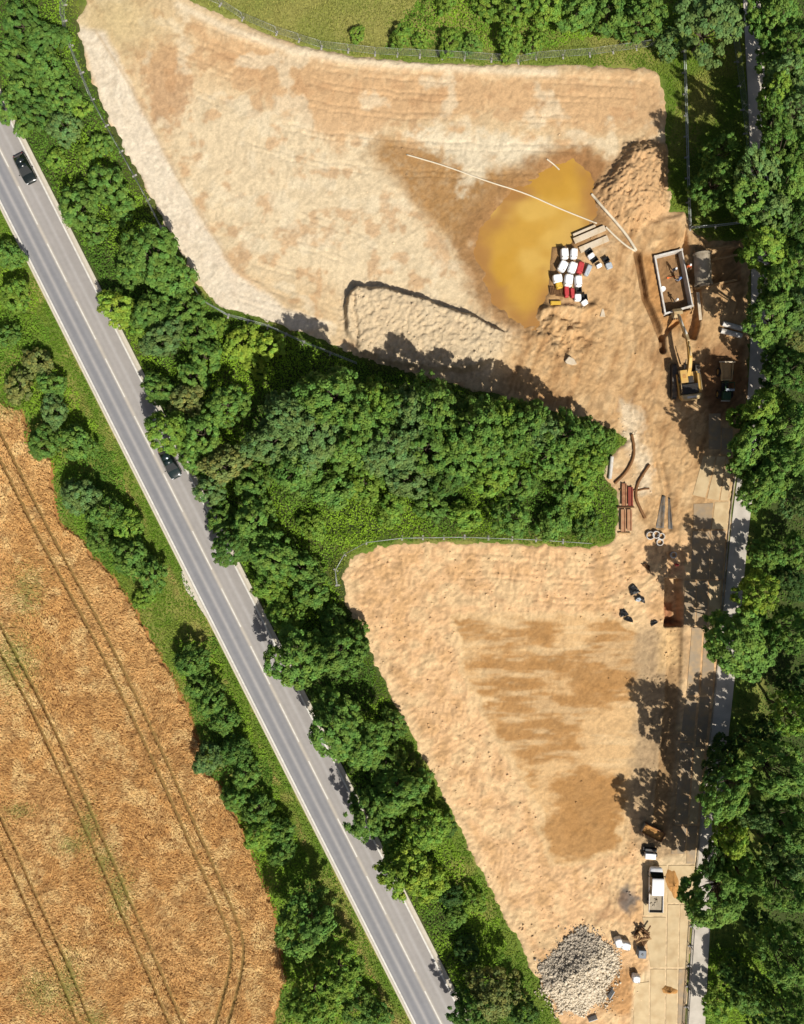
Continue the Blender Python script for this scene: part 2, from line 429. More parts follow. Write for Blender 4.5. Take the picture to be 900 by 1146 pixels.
    h = h - 0.30 * np.exp(-(rt / 2.6) ** 2)
    trk = np.minimum(np.abs(pdist([(742, 395), (722, 455), (735, 520), (745, 590)], px, py) - 6), np.abs(pdist([(700, 330), (706, 420), (728, 520)], px, py) - 6))
    h = h - 0.10 * np.exp(-(trk / 2.0) ** 2)
    # gravel heap and sand beside it
    h = h + 1.1 * sstep(2, -34, gr)
    h = h + 0.5 * sstep(20, 0, np.hypot((px - 692) / 1.0, (py - 1108) / 1.6) - 6)
    # flat ground where plates, machines and stacks stand
    flat = np.maximum.reduce([sstep(4, -2, sdf([(774, 505), (820, 505), (818, 700), (800, 850), (772, 960), (768, 1190), (705, 1190), (712, 1090), (726, 1082), (718, 970), (752, 960), (766, 830), (764, 650), (775, 600)], px, py)),
                              sstep(4, -3, sdf([(790, 455), (824, 455), (824, 510), (790, 510)], px, py)),
                              sstep(6, -3, sdf([(618, 276), (660, 276), (662, 336), (616, 342)], px, py)) * 0.9,
                              sstep(6, -3, sdf([(750, 394), (790, 394), (790, 450), (750, 450)], px, py))])
    h = h * (1 - flat) + 0.12 * flat
    return h
def hs(px, py): return float(soil_h(np.array([px]), np.array([py]))[0])
def G(px, py, dz=0.0):
    z = hs(px, py) + dz
    return P(px, py, z)

def blend(c, col, m):
    return c + (np.asarray(col)[None, :] - c) * np.clip(m, 0, 1)[:, None]
def gauss(px, py, x, y, sx, sy): return np.exp(-((px - x) / sx) ** 2 - ((py - y) / sy) ** 2)

def soil_colour(px, py):
    mx, my = px / PPM, py / PPM
    n1 = fbm(mx * 0.12, my * 0.12, 31, 4); n2 = fbm(mx * 0.5, my * 0.5, 41, 4); n3 = fbm(mx * 1.6, my * 1.6, 51, 3)
    edge = (n2 - 0.5) * 40 + (n3 - 0.5) * 18
    c = np.tile(np.array(C(228, 198, 152)), (len(px), 1))
    up = py < 560
    # upper plot: paler, yellower middle; browner top band
    c = blend(c, C(236, 214, 174), sstep(30, -30, sdf([(150, 60), (230, 110), (330, 120), (430, 140), (470, 230), (520, 290), (560, 350), (400, 330), (260, 300), (200, 200)], px, py) + edge) * 0.9)
    c = blend(c, C(216, 172, 122), sstep(12, -16, sdf([(215, 30), (300, 50), (400, 78), (560, 84), (745, 84), (745, 150), (640, 150), (560, 128), (440, 140), (380, 160), (300, 118), (225, 70)], px, py) + edge) * 0.75)
    c = blend(c, C(200, 152, 104), sstep(10, -10, sdf([(140, 52), (200, 48), (215, 80), (206, 130), (185, 150), (165, 110)], px, py) + edge * 1.2) * 0.7)
    c = blend(c, C(206, 160, 112), sstep(0.56, 0.70, n2) * up * 0.55)
    c = blend(c, C(240, 222, 186), sstep(0.56, 0.72, fbm(mx * 0.35, my * 0.35, 61, 4)) * up * 0.6)
    c = blend(c, C(212, 190, 138), gauss(px, py, 130, 20, 50, 45) * 0.8)
    # damp flat in front of the pond, with dried pale scars
    damp = sstep(14, -14, sdf([(414, 172), (438, 152), (490, 164), (545, 186), (604, 186), (650, 176), (680, 188), (664, 214), (600, 200), (556, 240), (536, 268), (532, 300), (500, 268), (474, 244), (450, 206)], px, py) + edge * 0.7)
    c = blend(c, C(180, 138, 86), damp * (0.85 + 0.7 * (n3 - 0.4)))
    c = blend(c, C(240, 224, 190), sstep(10, -8, sdf([(452, 148), (490, 140), (530, 150), (600, 152), (625, 165), (600, 178), (545, 184), (530, 210), (520, 216), (516, 188), (490, 168), (456, 160)], px, py) + edge * 0.8) * 0.85)
    c = blend(c, C(168, 126, 78), sstep(36, 8, sdf(POND, px, py) + edge * 0.7) * 0.92)
    c = blend(c, C(170, 124, 78), sstep(10, -8, sdf([(600, 186), (625, 172), (660, 168), (682, 184), (668, 206), (640, 186)], px, py) + edge * 0.4) * 0.7)
    # pale strip along the left edge
    strip = sstep(5, -5, sdf([(84, 30), (118, 36), (150, 104), (200, 202), (262, 302), (320, 346), (370, 362), (330, 374), (240, 345), (195, 272), (120, 132)], px, py) + edge * 0.15)
    c = blend(c, C(241, 226, 200), strip * (0.85 + 0.25 * (n3 - 0.5)))
    c = blend(c, C(205, 178, 140), np.exp(-(pdist([(108, 36), (150, 102), (200, 200), (262, 300), (330, 345)], px, py) / 1.6) ** 2) * 0.6)
    c = blend(c, C(242, 224, 190), np.exp(-(pdist([(200, 6), (262, 36), (330, 58), (400, 70), (560, 80), (620, 82)], px, py) / 5.0) ** 2) * 0.75)
    c = blend(c, C(216, 194, 158), sstep(14, -6, sdf(BENCH, px, py) + edge * 0.3) * 0.85)
    c = blend(c, C(214, 172, 122), sstep(6, -4, sdf(SPOIL, px, py)) * 0.9)
    c = blend(c, C(218, 176, 126), sstep(12, -6, sdf([(720, 236), (766, 236), (766, 282), (722, 282)], px, py)) * 0.8)
    # trampled brown ground from the pond down to the plates
    hm = sstep(24, -14, sdf([(600, 340), (660, 300), (700, 255), (840, 260), (836, 440), (820, 520), (790, 640), (730, 640), (712, 520), (680, 480), (560, 440), (590, 380)], px, py) + edge * 0.5)
    c = blend(c, C(206, 164, 112), hm * 0.9)
    st = fbm((mx + my * 0.35) * 1.1, my * 0.16, 71, 3)
    c = blend(c, C(226, 190, 140), hm * sstep(0.5, 0.75, 0.55 * st + 0.45 * n2) * 0.9)
    c = blend(c, C(166, 122, 76), hm * sstep(0.5, 0.3, 0.5 * st + 0.5 * n2) * 0.6)
    c = blend(c, C(198, 142, 80), sstep(8, -6, sdf([(716, 286), (732, 284), (745, 354), (772, 348), (772, 366), (742, 366), (726, 340)], px, py)) * 0.8)
    c = blend(c, C(120, 84, 50), sstep(4.5, 2.5, pdist([(713, 284), (717, 304), (722, 334), (734, 360), (741, 380), (742, 392)], px, py)) * 0.7)  # groove soil painted darker to carry the shadow of its wall
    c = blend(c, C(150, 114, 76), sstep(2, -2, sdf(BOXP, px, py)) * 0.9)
    c = blend(c, C(142, 100, 64), sstep(10, -10, sdf([(786, 395), (836, 380), (838, 470), (792, 470), (778, 420)], px, py) + edge * 0.3) * 0.8)  # tree shade right of the excavator painted into the soil colour
    c = blend(c, C(234, 212, 176), sstep(8, -8, sdf([(694, 448), (712, 460), (716, 490), (730, 520), (732, 550), (718, 552), (712, 520), (704, 496), (690, 470)], px, py) + edge * 0.6) * 0.9)
    # lower plot
    low = sstep(585, 615, py)
    base = np.array(C(233, 190, 140))
    c = c + (base[None] - c) * low[:, None]
    c = blend(c, C(238, 206, 156), low * sstep(0.5, 0.7, n2) * 0.6)
    c = blend(c, C(208, 164, 110), low * sstep(0.47, 0.3, n2) * 0.5)
    ins = sdf(INNER, px, py) + edge * 0.5
    im = sstep(4, -6, ins)
    wet = np.full(len(px), -99.0)
    for poly in ([(502, 693), (546, 688), (545, 708), (508, 716)], [(588, 694), (622, 697), (617, 732), (592, 716)], [(676, 690), (718, 698), (718, 752), (694, 780), (640, 786), (636, 748), (662, 726)],
                 [(513, 744), (560, 734), (640, 733), (656, 742), (636, 757), (560, 753)], [(520, 765), (550, 754), (600, 756), (622, 770), (545, 776)], [(545, 786), (600, 772), (670, 774), (682, 792), (620, 802), (560, 801)],
                 [(552, 806), (600, 801), (652, 802), (648, 818), (590, 834), (562, 826)], [(570, 836), (640, 830), (646, 850), (592, 852)], [(618, 872), (650, 862), (694, 868), (694, 938), (662, 962), (624, 962), (604, 936), (622, 904)],
                 [(545, 712), (585, 708), (590, 720), (550, 722)], [(536, 862), (600, 866), (600, 874), (545, 872)]):
        wet = np.maximum(wet, -sdf(poly, px, py))
    wet = wet + 26 * (fbm(mx * 0.28, my * 0.9, 87, 4) - 0.5) + 13 * (fbm(mx * 0.5, my * 2.4, 89, 2) - 0.5) + 10 * (n3 - 0.5)
    c = blend(c, C(228, 188, 134), im * 0.9)
    c = blend(c, C(184, 136, 80), im * sstep(-12, 5, wet) * (0.85 + 0.3 * (n2 - 0.5)))
    c = blend(c, C(242, 212, 164), im * sstep(0.52, 0.74, fbm(mx * 0.25, my * 1.3, 83, 4)) * 0.42 * sstep(870, 850, py))
    c = blend(c, C(241, 208, 160), low * sstep(16, 4, pdist([(397, 621), (381, 643), (388, 676), (430, 762), (480, 862), (540, 978), (598, 1088)], px, py) + edge * 0.15) * 0.7)
    c = blend(c, C(240, 206, 154), sstep(6, 0, np.abs(ins)) * 0.6 * low)
    c = blend(c, C(190, 162, 124), sstep(8, -8, sdf([(712, 700), (768, 700), (764, 800), (752, 960), (716, 960), (704, 880), (712, 800)], px, py) + edge * 0.4) * 0.9)
    c = blend(c, C(178, 142, 98), sstep(11, 6, pdist([(756, 702), (752, 790), (738, 930)], px, py) + edge * 0.1) * 0.8)
    c = blend(c, C(228, 190, 136), sstep(8, -4, sdf([(738, 702), (756, 702), (758, 740), (738, 748)], px, py) + edge * 0.2) * 0.9)
    c = blend(c, C(152, 84, 52), sstep(2, -2, sdf([(743, 676), (757, 676), (757, 701), (743, 701)], px, py)) * 0.7)
    c = blend(c, C(112, 108, 104), sstep(6, -6, sdf([(690, 990), (708, 984), (712, 1004), (702, 1018), (690, 1012)], px, py) + edge * 0.5) * 0.9)
    c = blend(c, C(156, 118, 84), sstep(8, -8, sdf([(655, 1036), (690, 990), (700, 1000), (672, 1040)], px, py) + edge * 0.6) * 0.6)
    c = blend(c, C(196, 146, 92), sstep(8, -4, sdf([(676, 1090), (705, 1086), (710, 1130), (690, 1134), (672, 1126)], px, py) + edge * 0.3) * 0.8)
    c = blend(c, C(236, 208, 164), sstep(5, -4, sdf([(718, 966), (784, 950), (772, 1190), (704, 1190), (710, 1096), (727, 1084)], px, py) + edge * 0.15))
    c = blend(c, C(150, 134, 118), sstep(3, -6, sdf(GRAVEL, px, py)) * 0.8)
    lum = c.mean(1, keepdims=True); c = lum + (c - lum) * (0.96 + 0.03 * low[:, None])
    c = c * (1 + 0.16 * (n3 - 0.5) + 0.10 * (n1 - 0.5))[:, None]
    # bucket and blade scrape marks: short streaks whose direction changes from pass to pass
    sel = fbm(mx * 0.3, my * 0.3, 95, 3)
    s1 = noise(mx * 3.2 + my * 0.5, my * 1.1 - mx * 0.1, 96); s2 = noise(mx * 1.0 - my * 0.8, my * 2.6 + mx * 1.6, 97); s3 = noise((mx + my) * 2.3, (my - mx) * 0.8, 98)
    stk = np.where(sel < 0.44, s1, np.where(sel < 0.56, s3, s2))
    amp = 0.13 + 0.11 * low * sstep(-4, 8, ins) + 0.12 * hm
    c = c * (1 + amp[:, None] * np.clip((stk - 0.5) * 2.6, -1, 0.45)[:, None])
    # clods: darker damp undersides and pale dry crumbs
    n4 = noise(mx * 4.2, my * 4.2, 91)
    c = c * (1 + 0.20 * (n4 - 0.5))[:, None]
    return np.clip(c, 0.01, 0.8)

# ------------------------------------------------------------------ bare soil of the building site (one height field)
STEP = 0.155
xs = np.arange(-47, 52, STEP); ys = np.arange(-80, 80, STEP)
gx, gy = np.meshgrid(xs, ys)
gpx = gx.ravel() * PPM + 450; gpy = 573 - gy.ravel() * PPM
en = (fbm(gx.ravel() * 0.9, gy.ravel() * 0.9, 5, 3) - 0.5) * 9
sd_site = np.full(gpx.shape, 99.0)
sd_site = sdf(SITE, gpx, gpy) + en
keep = sd_site < 9
idx = np.full(gpx.shape, -1, np.int64); idx[keep] = np.arange(keep.sum())
kx, ky = gpx[keep], gpy[keep]
hz = soil_h(kx, ky) - 0.75 * sstep(-3, 9, sd_site[keep])
V = np.stack([gx.ravel()[keep], gy.ravel()[keep], hz], 1)
ny, nx = gx.shape
q = np.arange(ny * nx).reshape(ny, nx)
F = np.stack([q[:-1, :-1].ravel(), q[:-1, 1:].ravel(), q[1:, 1:].ravel(), q[1:, :-1].ravel()], 1)
F = idx[F]; F = F[(F >= 0).all(1)]
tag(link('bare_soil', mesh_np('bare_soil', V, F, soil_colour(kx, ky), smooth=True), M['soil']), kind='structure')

# ------------------------------------------------------------------ grass ground sheet to the horizon
inner_x = np.arange(-66, 66.1, 0.5); inner_y = np.arange(-80, 80.1, 0.5)
far = np.array([70, 80, 100, 140, 200, 300, 500, 900, 1600.0])
ax = np.concatenate([-far[::-1], inner_x, far]); ay = np.concatenate([-(far[::-1] + 14), inner_y, far + 14])
gx, gy = np.meshgrid(ax, ay)
fx, fy = gx.ravel(), gy.ravel()
px, py = fx * PPM + 450, 573 - fy * PPM
d = sdf(SITE, px, py)
gz = 0.05 * fbm(fx * 0.3, fy * 0.3, 101, 3) - 3.2 * sstep(-4, -14, d)
g1 = fbm(fx * 0.25, fy * 0.25, 111, 4)
gc = np.tile(np.array(C(110, 132, 46)), (len(fx), 1))
gc = blend(gc, C(150, 150, 74), sstep(0.45, 0.65, g1))
top = gauss(px, py, 420, 20, 260, 45)
gc = blend(gc, C(160, 156, 84), top * 0.8)
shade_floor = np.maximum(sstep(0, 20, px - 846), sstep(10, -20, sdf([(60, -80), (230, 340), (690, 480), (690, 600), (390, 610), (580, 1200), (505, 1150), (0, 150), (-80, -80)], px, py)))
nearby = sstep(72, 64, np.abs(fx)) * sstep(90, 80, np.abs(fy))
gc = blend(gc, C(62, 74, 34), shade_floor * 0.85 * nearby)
gc = blend(gc, C(124, 140, 56), 1 - nearby)
ny, nx = gx.shape
q = np.arange(ny * nx).reshape(ny, nx)
F = np.stack([q[:-1, :-1].ravel(), q[:-1, 1:].ravel(), q[1:, 1:].ravel(), q[1:, :-1].ravel()], 1)
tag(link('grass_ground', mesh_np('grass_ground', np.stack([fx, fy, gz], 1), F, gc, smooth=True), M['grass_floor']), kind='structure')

# ------------------------------------------------------------------ main road
dv = Vector((RS, -1, 0)).normalized(); nv = Vector((-dv.y, dv.x, 0))
if nv.x < 0: nv = -nv
O0 = P(3, 173, 0)
def road_pt(s, o, z): return O0 + dv * s + nv * o + Vector((0, 0, z))
S0, S1 = -140, 260
HW = 27.7 / PPM
so = np.concatenate([np.arange(S0, -30, 5), np.arange(-30, 135, 0.5), np.arange(135, S1 + 1, 5)])
oo = np.linspace(-HW, HW, 57)
sg, og = np.meshgrid(so, oo, indexing='ij')
sf, of = sg.ravel(), og.ravel()
V = np.stack([O0.x + dv.x * sf + nv.x * of, O0.y + dv.y * sf + nv.y * of, 0.09 + 0.03 * (1 - (of / HW) ** 2)], 1)
c = np.tile(np.array(C(144, 144, 147)), (len(sf), 1))
c = blend(c, C(172, 166, 160), (of > 0.05) * 1.0)
for o_, w_, a_ in ((-2.85, 0.25, .35), (-1.7, 0.24, .8), (1.6, 0.24, .75), (-0.65, 0.3, .25), (0.75, 0.3, .3)):     # dusty band between the wheel tracks
    c = blend(c, C(192, 187, 182), np.exp(-((of - o_ - 0.0) / w_) ** 2) * a_)
c = blend(c, C(212, 202, 186), np.exp(-((of - 0.0) / 0.22) ** 2) * 0.95)
c = blend(c, C(210, 198, 178), sstep(HW - 0.55, HW - 0.1, of) * 0.9)
c = blend(c, C(200, 190, 172), sstep(-HW + 0.35, -HW + 0.05, of) * 0.8)
c = c * (1 + 0.10 * (fbm(of * 2.2, sf * 0.12, 121, 3) - 0.5) + 0.10 * (fbm(of * 0.8, sf * 0.5, 131, 4) - 0.5))[:, None]
ny, nx = sg.shape
q = np.arange(ny * nx).reshape(ny, nx)
F = np.stack([q[:-1, :-1].ravel(), q[:-1, 1:].ravel(), q[1:, 1:].ravel(), q[1:, :-1].ravel()], 1)
road = tag(link('road', mesh_np('road', V, F, c, smooth=True), M['asphalt']), kind='structure')
def strip_me(name, s0, s1, o, w, z):
    m = MB(); n = max(1, int((s1 - s0) / 6))
    for i in range(n):
        a, b = s0 + (s1 - s0) * i / n, s0 + (s1 - s0) * (i + 1) / n
        m.add([road_pt(a, o - w / 2, z), road_pt(b, o - w / 2, z), road_pt(b, o + w / 2, z), road_pt(a, o + w / 2, z)], [(0, 1, 2, 3)])
    return m
strip_me('edge_line', S0, S1, -HW + 0.22, 0.24, 0.102).build('edge_line', M['paint'], road)
strip_me('edge_line', S0, S1, HW - 0.36, 0.22, 0.104).build('edge_line', M['paint'], road)
s_ = -22.0
for k in range(18):
    strip_me('centre_dash', s_, s_ + 6.0, 0, 0.17, 0.126).build('centre_dash', M['paint'], road)
    s_ += 9.0
m = MB()
for sgn, w in ((-1, 0.28), (1, 0.42)):
    o = sgn * (HW + w / 2 - 0.02)
    m.loft([[road_pt(s, o - w / 2, -0.05), road_pt(s, o - w / 2, 0.085), road_pt(s, o + w / 2, 0.075), road_pt(s, o + w / 2, -0.05)] for s in np.linspace(S0, S1, 60)])
m.build('road_margin', M['kerb'], road)
# broken stony lay-by patch on the left margin
lay = MB(); rr = random.Random(4)
pts = [(203, 640), (208, 637), (216, 652), (224, 664), (232, 678), (241, 696), (236, 698), (226, 684), (218, 672), (209, 662), (205, 651)]
lay.prism([P(a, b).xy for a, b in pts], -0.05, 0.062)
tag(lay.build('stony_layby', M['kerb']), kind='structure')

# ------------------------------------------------------------------ footpath through the wood
def ribbon(name, pts, w, z0, z1, mat_, smooth=3):
    p = [P(*a) for a in pts]
    for _ in range(smooth):
        n = [p[0]]
        for a, b in zip(p[:-1], p[1:]): n += [a.lerp(b, .25), a.lerp(b, .75)]
        p = n + [p[-1]]
    rings = []
    for i, a in enumerate(p):
        t = (p[min(i + 1, len(p) - 1)] - p[max(i - 1, 0)]).normalized(); u = Vector((t.y, -t.x, 0))
        rings.append([a + u * w / 2 + Vector((0, 0, z0)), a + u * w / 2 + Vector((0, 0, z1)), a - u * w / 2 + Vector((0, 0, z1)), a - u * w / 2 + Vector((0, 0, z0))])
    m = MB(); m.loft(rings); return m.build(name, mat_)
tag(ribbon('footpath', PATH, 2.45, -0.25, 0.16, M['path']), kind='structure')

# ------------------------------------------------------------------ wheat field
TRAM = [[(-30, 436), (-5, 485), (42, 580), (60, 614), (116, 716), (178, 846), (225, 951), (262, 1034), (268, 1062), (262, 1098), (248, 1146), (236, 1190)],
        [(-30, 650), (5, 720), (38, 779), (69, 846), (113, 946), (141, 1010), (198, 1143), (220, 1194)],
        [(-30, 860), (3, 930), (35, 1003), (72, 1082), (96, 1143), (118, 1194)]]
def chaikin(p, k=2):
    for _ in range(k):
        q_ = [p[0]]
        for a, b in zip(p[:-1], p[1:]): q_ += [(a[0] * .75 + b[0] * .25, a[1] * .75 + b[1] * .25), (a[0] * .25 + b[0] * .75, a[1] * .25 + b[1] * .75)]
        p = q_ + [p[-1]]
    return p
TRAM = [chaikin(t_) for t_ in TRAM]
def tram_d(px, py):
    return np.minimum.reduce([np.abs(pdist(t, px, py) - 6.8) for t in TRAM])
def weeds(px, py):
    w = 0
    for x, y, sx, sy in ((32, 662, 16, 26), (18, 738, 22, 30), (82, 944, 16, 9), (118, 962, 12, 16), (135, 1000, 12, 26), (100, 925, 10, 25), (50, 1108, 22, 22), (78, 1100, 14, 34), (108, 1140, 12, 14), (22, 906, 14, 8), (60, 462, 30, 18), (10, 455, 24, 12)):
        w = np.maximum(w, gauss(px, py, x, y, sx, sy))
    return w
wx = np.arange(-64, -14, 0.4); wy = np.arange(-80, 25, 0.4)
gx, gy = np.meshgrid(wx, wy); fx, fy = gx.ravel(), gy.ravel()
px, py = fx * PPM + 450, 573 - fy * PPM
dw = sdf(WHEAT, px, py) + (fbm(fx * 0.8, fy * 0.8, 141, 3) - 0.5) * 10
keep = dw < 6
idx = np.full(px.shape, -1, np.int64); idx[keep] = np.arange(keep.sum())
fc = np.tile(np.array(C(178, 128, 74)), (keep.sum(), 1))
fc = blend(fc, C(134, 112, 62), sstep(4.5, 1.5, tram_d(px[keep], py[keep])) * 0.9)
fc = blend(fc, C(120, 124, 52), weeds(px[keep], py[keep]) * 0.7)
ny, nx = gx.shape
q = np.arange(ny * nx).reshape(ny, nx)
F = np.stack([q[:-1, :-1].ravel(), q[:-1, 1:].ravel(), q[1:, 1:].ravel(), q[1:, :-1].ravel()], 1)
F = idx[F]; F = F[(F >= 0).all(1)]
fz = 0.10 - 0.25 * sstep(0, 6, dw[keep])
tag(link('field_ground', mesh_np('field_ground', np.stack([fx[keep], fy[keep], fz], 1), F, fc, smooth=True), M['field']), kind='structure')

rng = np.random.default_rng(5)
def quads_from(cn, t, b, l, w):
    """four-cornered leaf or blade: centre cn, long axis t, cross axis b"""
    n = len(cn)
    V = np.empty((n, 4, 3), np.float32)
    V[:, 0] = cn - t * (l / 2)[:, None]; V[:, 1] = cn + b * (w / 2)[:, None] - t * (l * 0.08)[:, None]
    V[:, 2] = cn + t * (l / 2)[:, None]; V[:, 3] = cn - b * (w / 2)[:, None] - t * (l * 0.08)[:, None]
    return V.reshape(-1, 3), np.arange(n * 4).reshape(n, 4)
def norm(v): return v / np.maximum(np.linalg.norm(v, axis=1, keepdims=True), 1e-9)
N = 460000
fx = rng.uniform(-60, -14, N); fy = rng.uniform(-75, 20, N)
# keep what the drone can see of the crop
px, py = fx * PPM + 450, 573 - fy * PPM
ok = (sdf(WHEAT, px, py) + (fbm(fx * 0.8, fy * 0.8, 141, 3) - 0.5) * 10 < -1) & (tram_d(px, py) > 2.5 - 0.9 * fbm(px * 0.2, py * 0.2, 145, 2))
fx, fy, px, py = fx[ok], fy[ok], px[ok], py[ok]
n = len(fx)
ang = 2.4 + 5.0 * (fbm(fx * 0.12, fy * 0.12, 151, 2) - 0.5) + rng.normal(0, 0.6, n)
tilt = rng.uniform(-0.15, 0.75, n)
t = np.stack([np.cos(ang) * np.cos(tilt), np.sin(ang) * np.cos(tilt), np.sin(tilt)], 1)
b = norm(np.cross(t, np.tile([0, 0, 1.0], (n, 1)) + rng.normal(0, 0.5, (n, 3))))
z = 0.62 + 0.30 * (fbm(fx * 0.9, fy * 0.9, 161, 3) - 0.5) + rng.uniform(-0.22, 0.08, n)
V, F = quads_from(np.stack([fx, fy, z], 1), t, b, rng.uniform(0.24, 0.50, n), rng.uniform(0.05, 0.11, n))
l1 = fbm(fx * 0.10, fy * 0.10, 171, 3)
wc = np.tile(np.array(C(212, 158, 94)), (n, 1))
wc = blend(wc, C(204, 148, 84), sstep(0.42, 0.62, l1))
wc = blend(wc, C(226, 182, 118), sstep(0.45, 0.72, fbm(fx * 0.45, fy * 0.45, 181, 4)) * 0.75)
wc = blend(wc, C(166, 116, 64), sstep(0.5, 0.3, fbm(fx * 1.3, fy * 1.3, 191, 2)) * 0.6)
wd = weeds(px, py)
wc = blend(wc, C(140, 136, 66), (rng.uniform(0, 1, n) < wd * 0.7) * 0.7)
wc = np.clip(wc * rng.uniform(0.80, 1.17, n)[:, None] * np.array([1.62, 1.93, 2.26]), 0, .85)
tag(link('wheat_crop', mesh_np('wheat_crop', V, F, np.repeat(wc, 4, 0)), M['wheat']), 'ripe golden wheat crop with paired tractor tramlines left of the road', 'wheat', kind='stuff')

# ------------------------------------------------------------------ undergrowth: brambles and rough grass
def open_green(px, py):
    ro = road_off(px, py)
    e = (fbm(px * 0.15, py * 0.15, 201, 3) - 0.5) * 7
    return (sdf(SITE, px, py) + e > 1.5) & (sdf(WHEAT, px, py) + e > 0) & ((ro < -31 - e * 0.4) | (ro > 33 + e * 0.5)) & (pdist(PATH, px, py) > 11 + e * 0.3)
BRAM = [[(-40, -60), (72, -60), (74, 20), (96, 95), (150, 215), (205, 310), (250, 350), (330, 375), (420, 415), (550, 448), (690, 492), (680, 530), (688, 600), (560, 598), (440, 598), (390, 612), (372, 640),
         (382, 690), (470, 870), (560, 1040), (600, 1130), (620, 1200), (540, 1200), (516, 1140), (470, 1045), (0, 110)],
        [(-40, 255), (20, 262), (60, 400), (110, 480), (160, 580), (180, 650), (120, 640), (60, 560), (-40, 470)],
        [(190, 712), (235, 712), (290, 830), (340, 960), (420, 1100), (440, 1200), (320, 1200), (312, 1060), (232, 850)],
        [(440, 20), (560, -60), (840, -60), (800, 40), (700, 30), (620, 55), (520, 58), (440, 52)]]
bpy_, gpy_ = [], []
N = 720000
fx = rng.uniform(-61, 61, N); fy = rng.uniform(-77, 77, N)
px, py = fx * PPM + 450, 573 - fy * PPM
ok = open_green(px, py); fx, fy, px, py = fx[ok], fy[ok], px[ok], py[ok]
db = np.minimum.reduce([sdf(b_, px, py) for b_ in BRAM]) + (fbm(fx * 0.5, fy * 0.5, 211, 3) - 0.5) * 26
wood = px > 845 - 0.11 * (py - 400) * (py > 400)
isb = (db < 0) | wood
thin = wood & (rng.uniform(0, 1, len(fx)) < 0.7) & (py < 1060)
fx, fy, px, py, db, wood, isb = (a_[~thin] for a_ in (fx, fy, px, py, db, wood, isb))
# brambles: leafy mounds
x, y, ppx, ppy = fx[isb], fy[isb], px[isb], py[isb]
n = len(x)
lump = fbm(x * 0.55, y * 0.55, 221, 3)
hgt = 0.15 + 2.6 * np.clip(lump - 0.32, 0, 1) * sstep(2, 22, -db[isb] + 14 * wood[isb])
z = hgt * rng.uniform(0.55, 1.1, n) + 0.05
gxn = (fbm((x + .3) * 0.55, y * 0.55, 221, 3) - lump) / 0.3; gyn = (fbm(x * 0.55, (y + .3) * 0.55, 221, 3) - lump) / 0.3
nr = norm(np.stack([-gxn * 1.5, -gyn * 1.5, np.full(n, 1.0)], 1) + rng.normal(0, 0.42, (n, 3)))
t = norm(np.cross(nr, rng.normal(0, 1, (n, 3)))); b = np.cross(nr, t)
V, F = quads_from(np.stack([x, y, z], 1), t, b, rng.uniform(0.16, 0.36, n), rng.uniform(0.11, 0.24, n))
gcol = np.tile(np.array((0.140, 0.265, 0.026)), (n, 1))
k1 = fbm(x * 0.16, y * 0.16, 231, 3)
gcol = blend(gcol, (0.205, 0.345, 0.026), sstep(0.42, 0.62, k1))
gcol = blend(gcol, (0.095, 0.195, 0.024), sstep(0.45, 0.3, k1))
gcol = blend(gcol, (0.235, 0.385, 0.026), np.maximum.reduce([gauss(ppx, ppy, 288, 392, 38, 26), gauss(ppx, ppy, 75, 8, 30, 30), gauss(ppx, ppy, 380, 590, 80, 30), gauss(ppx, ppy, 470, 990, 45, 25) , gauss(ppx, ppy, 815, 1120, 25, 30)]) * 0.85)
gcol = blend(gcol, (0.06, 0.12, 0.022), wood[isb] * (ppy < 1060) * 0.8)  # shade in the gaps of the wood painted into the leaf colour
gcol = gcol * rng.uniform(0.7, 1.3, n)[:, None]
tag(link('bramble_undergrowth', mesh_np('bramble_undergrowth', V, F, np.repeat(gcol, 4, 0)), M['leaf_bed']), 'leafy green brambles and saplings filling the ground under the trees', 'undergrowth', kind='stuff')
# rough grass
isg = ~isb
x, y, ppx, ppy = fx[isg], fy[isg], px[isg], py[isg]
x = x + rng.normal(0, 0.05, len(x)); y = y + rng.normal(0, 0.05, len(x))
ppx, ppy = x * PPM + 450, 573 - y * PPM
ok = open_green(ppx, ppy); x, y, ppx, ppy = x[ok], y[ok], ppx[ok], ppy[ok]
n = len(x)
az = rng.uniform(0, 6.283, n); tl = rng.uniform(0.1, 1.1, n)
t = np.stack([np.cos(az) * np.cos(tl), np.sin(az) * np.cos(tl), np.sin(tl)], 1)
b = norm(np.cross(t, np.tile([0, 0, 1.0], (n, 1))))
tall = fbm(x * 0.4, y * 0.4, 241, 3)
z = 0.06 + 0.22 * tall * rng.uniform(0.5, 1.2, n)
V, F = quads_from(np.stack([x, y, z], 1), t, b, rng.uniform(0.18, 0.42, n), rng.uniform(0.06, 0.14, n))
gcol = np.tile(np.array(C(118, 156, 42)), (n, 1))
gcol = blend(gcol, C(152, 172, 66), sstep(0.45, 0.62, tall))
topm = sstep(75, 40, ppy) * sstep(170, 220, ppx) * sstep(760, 700, ppx)
gcol = blend(gcol, C(184, 180, 98), topm * (0.6 + 0.4 * sstep(0.4, 0.6, fbm(x * 0.22, y * 0.22, 251, 3))))
ro = road_off(ppx, ppy)
dry = np.exp(-((ro + 44 + 12 * (fbm(x * 0.1, y * 0.1, 261, 2) - .5)) / 5.0) ** 2) * sstep(0.36, 0.54, fbm(x * 0.35, y * 0.35, 271, 3)) * sstep(420, 500, ppy)
dry = np.maximum(dry, gauss(ppx, ppy, 125, 500, 12, 22) * 0.8)
dry = np.maximum(dry, gauss(ppx, ppy, 790, 105, 14, 26) * 0.6)
gcol = blend(gcol, C(226, 196, 126), dry * 0.9)
gcol = blend(gcol, C(112, 160, 40), sstep(-45, -33, ro) * sstep(-20, -32, ro) * 0.7)
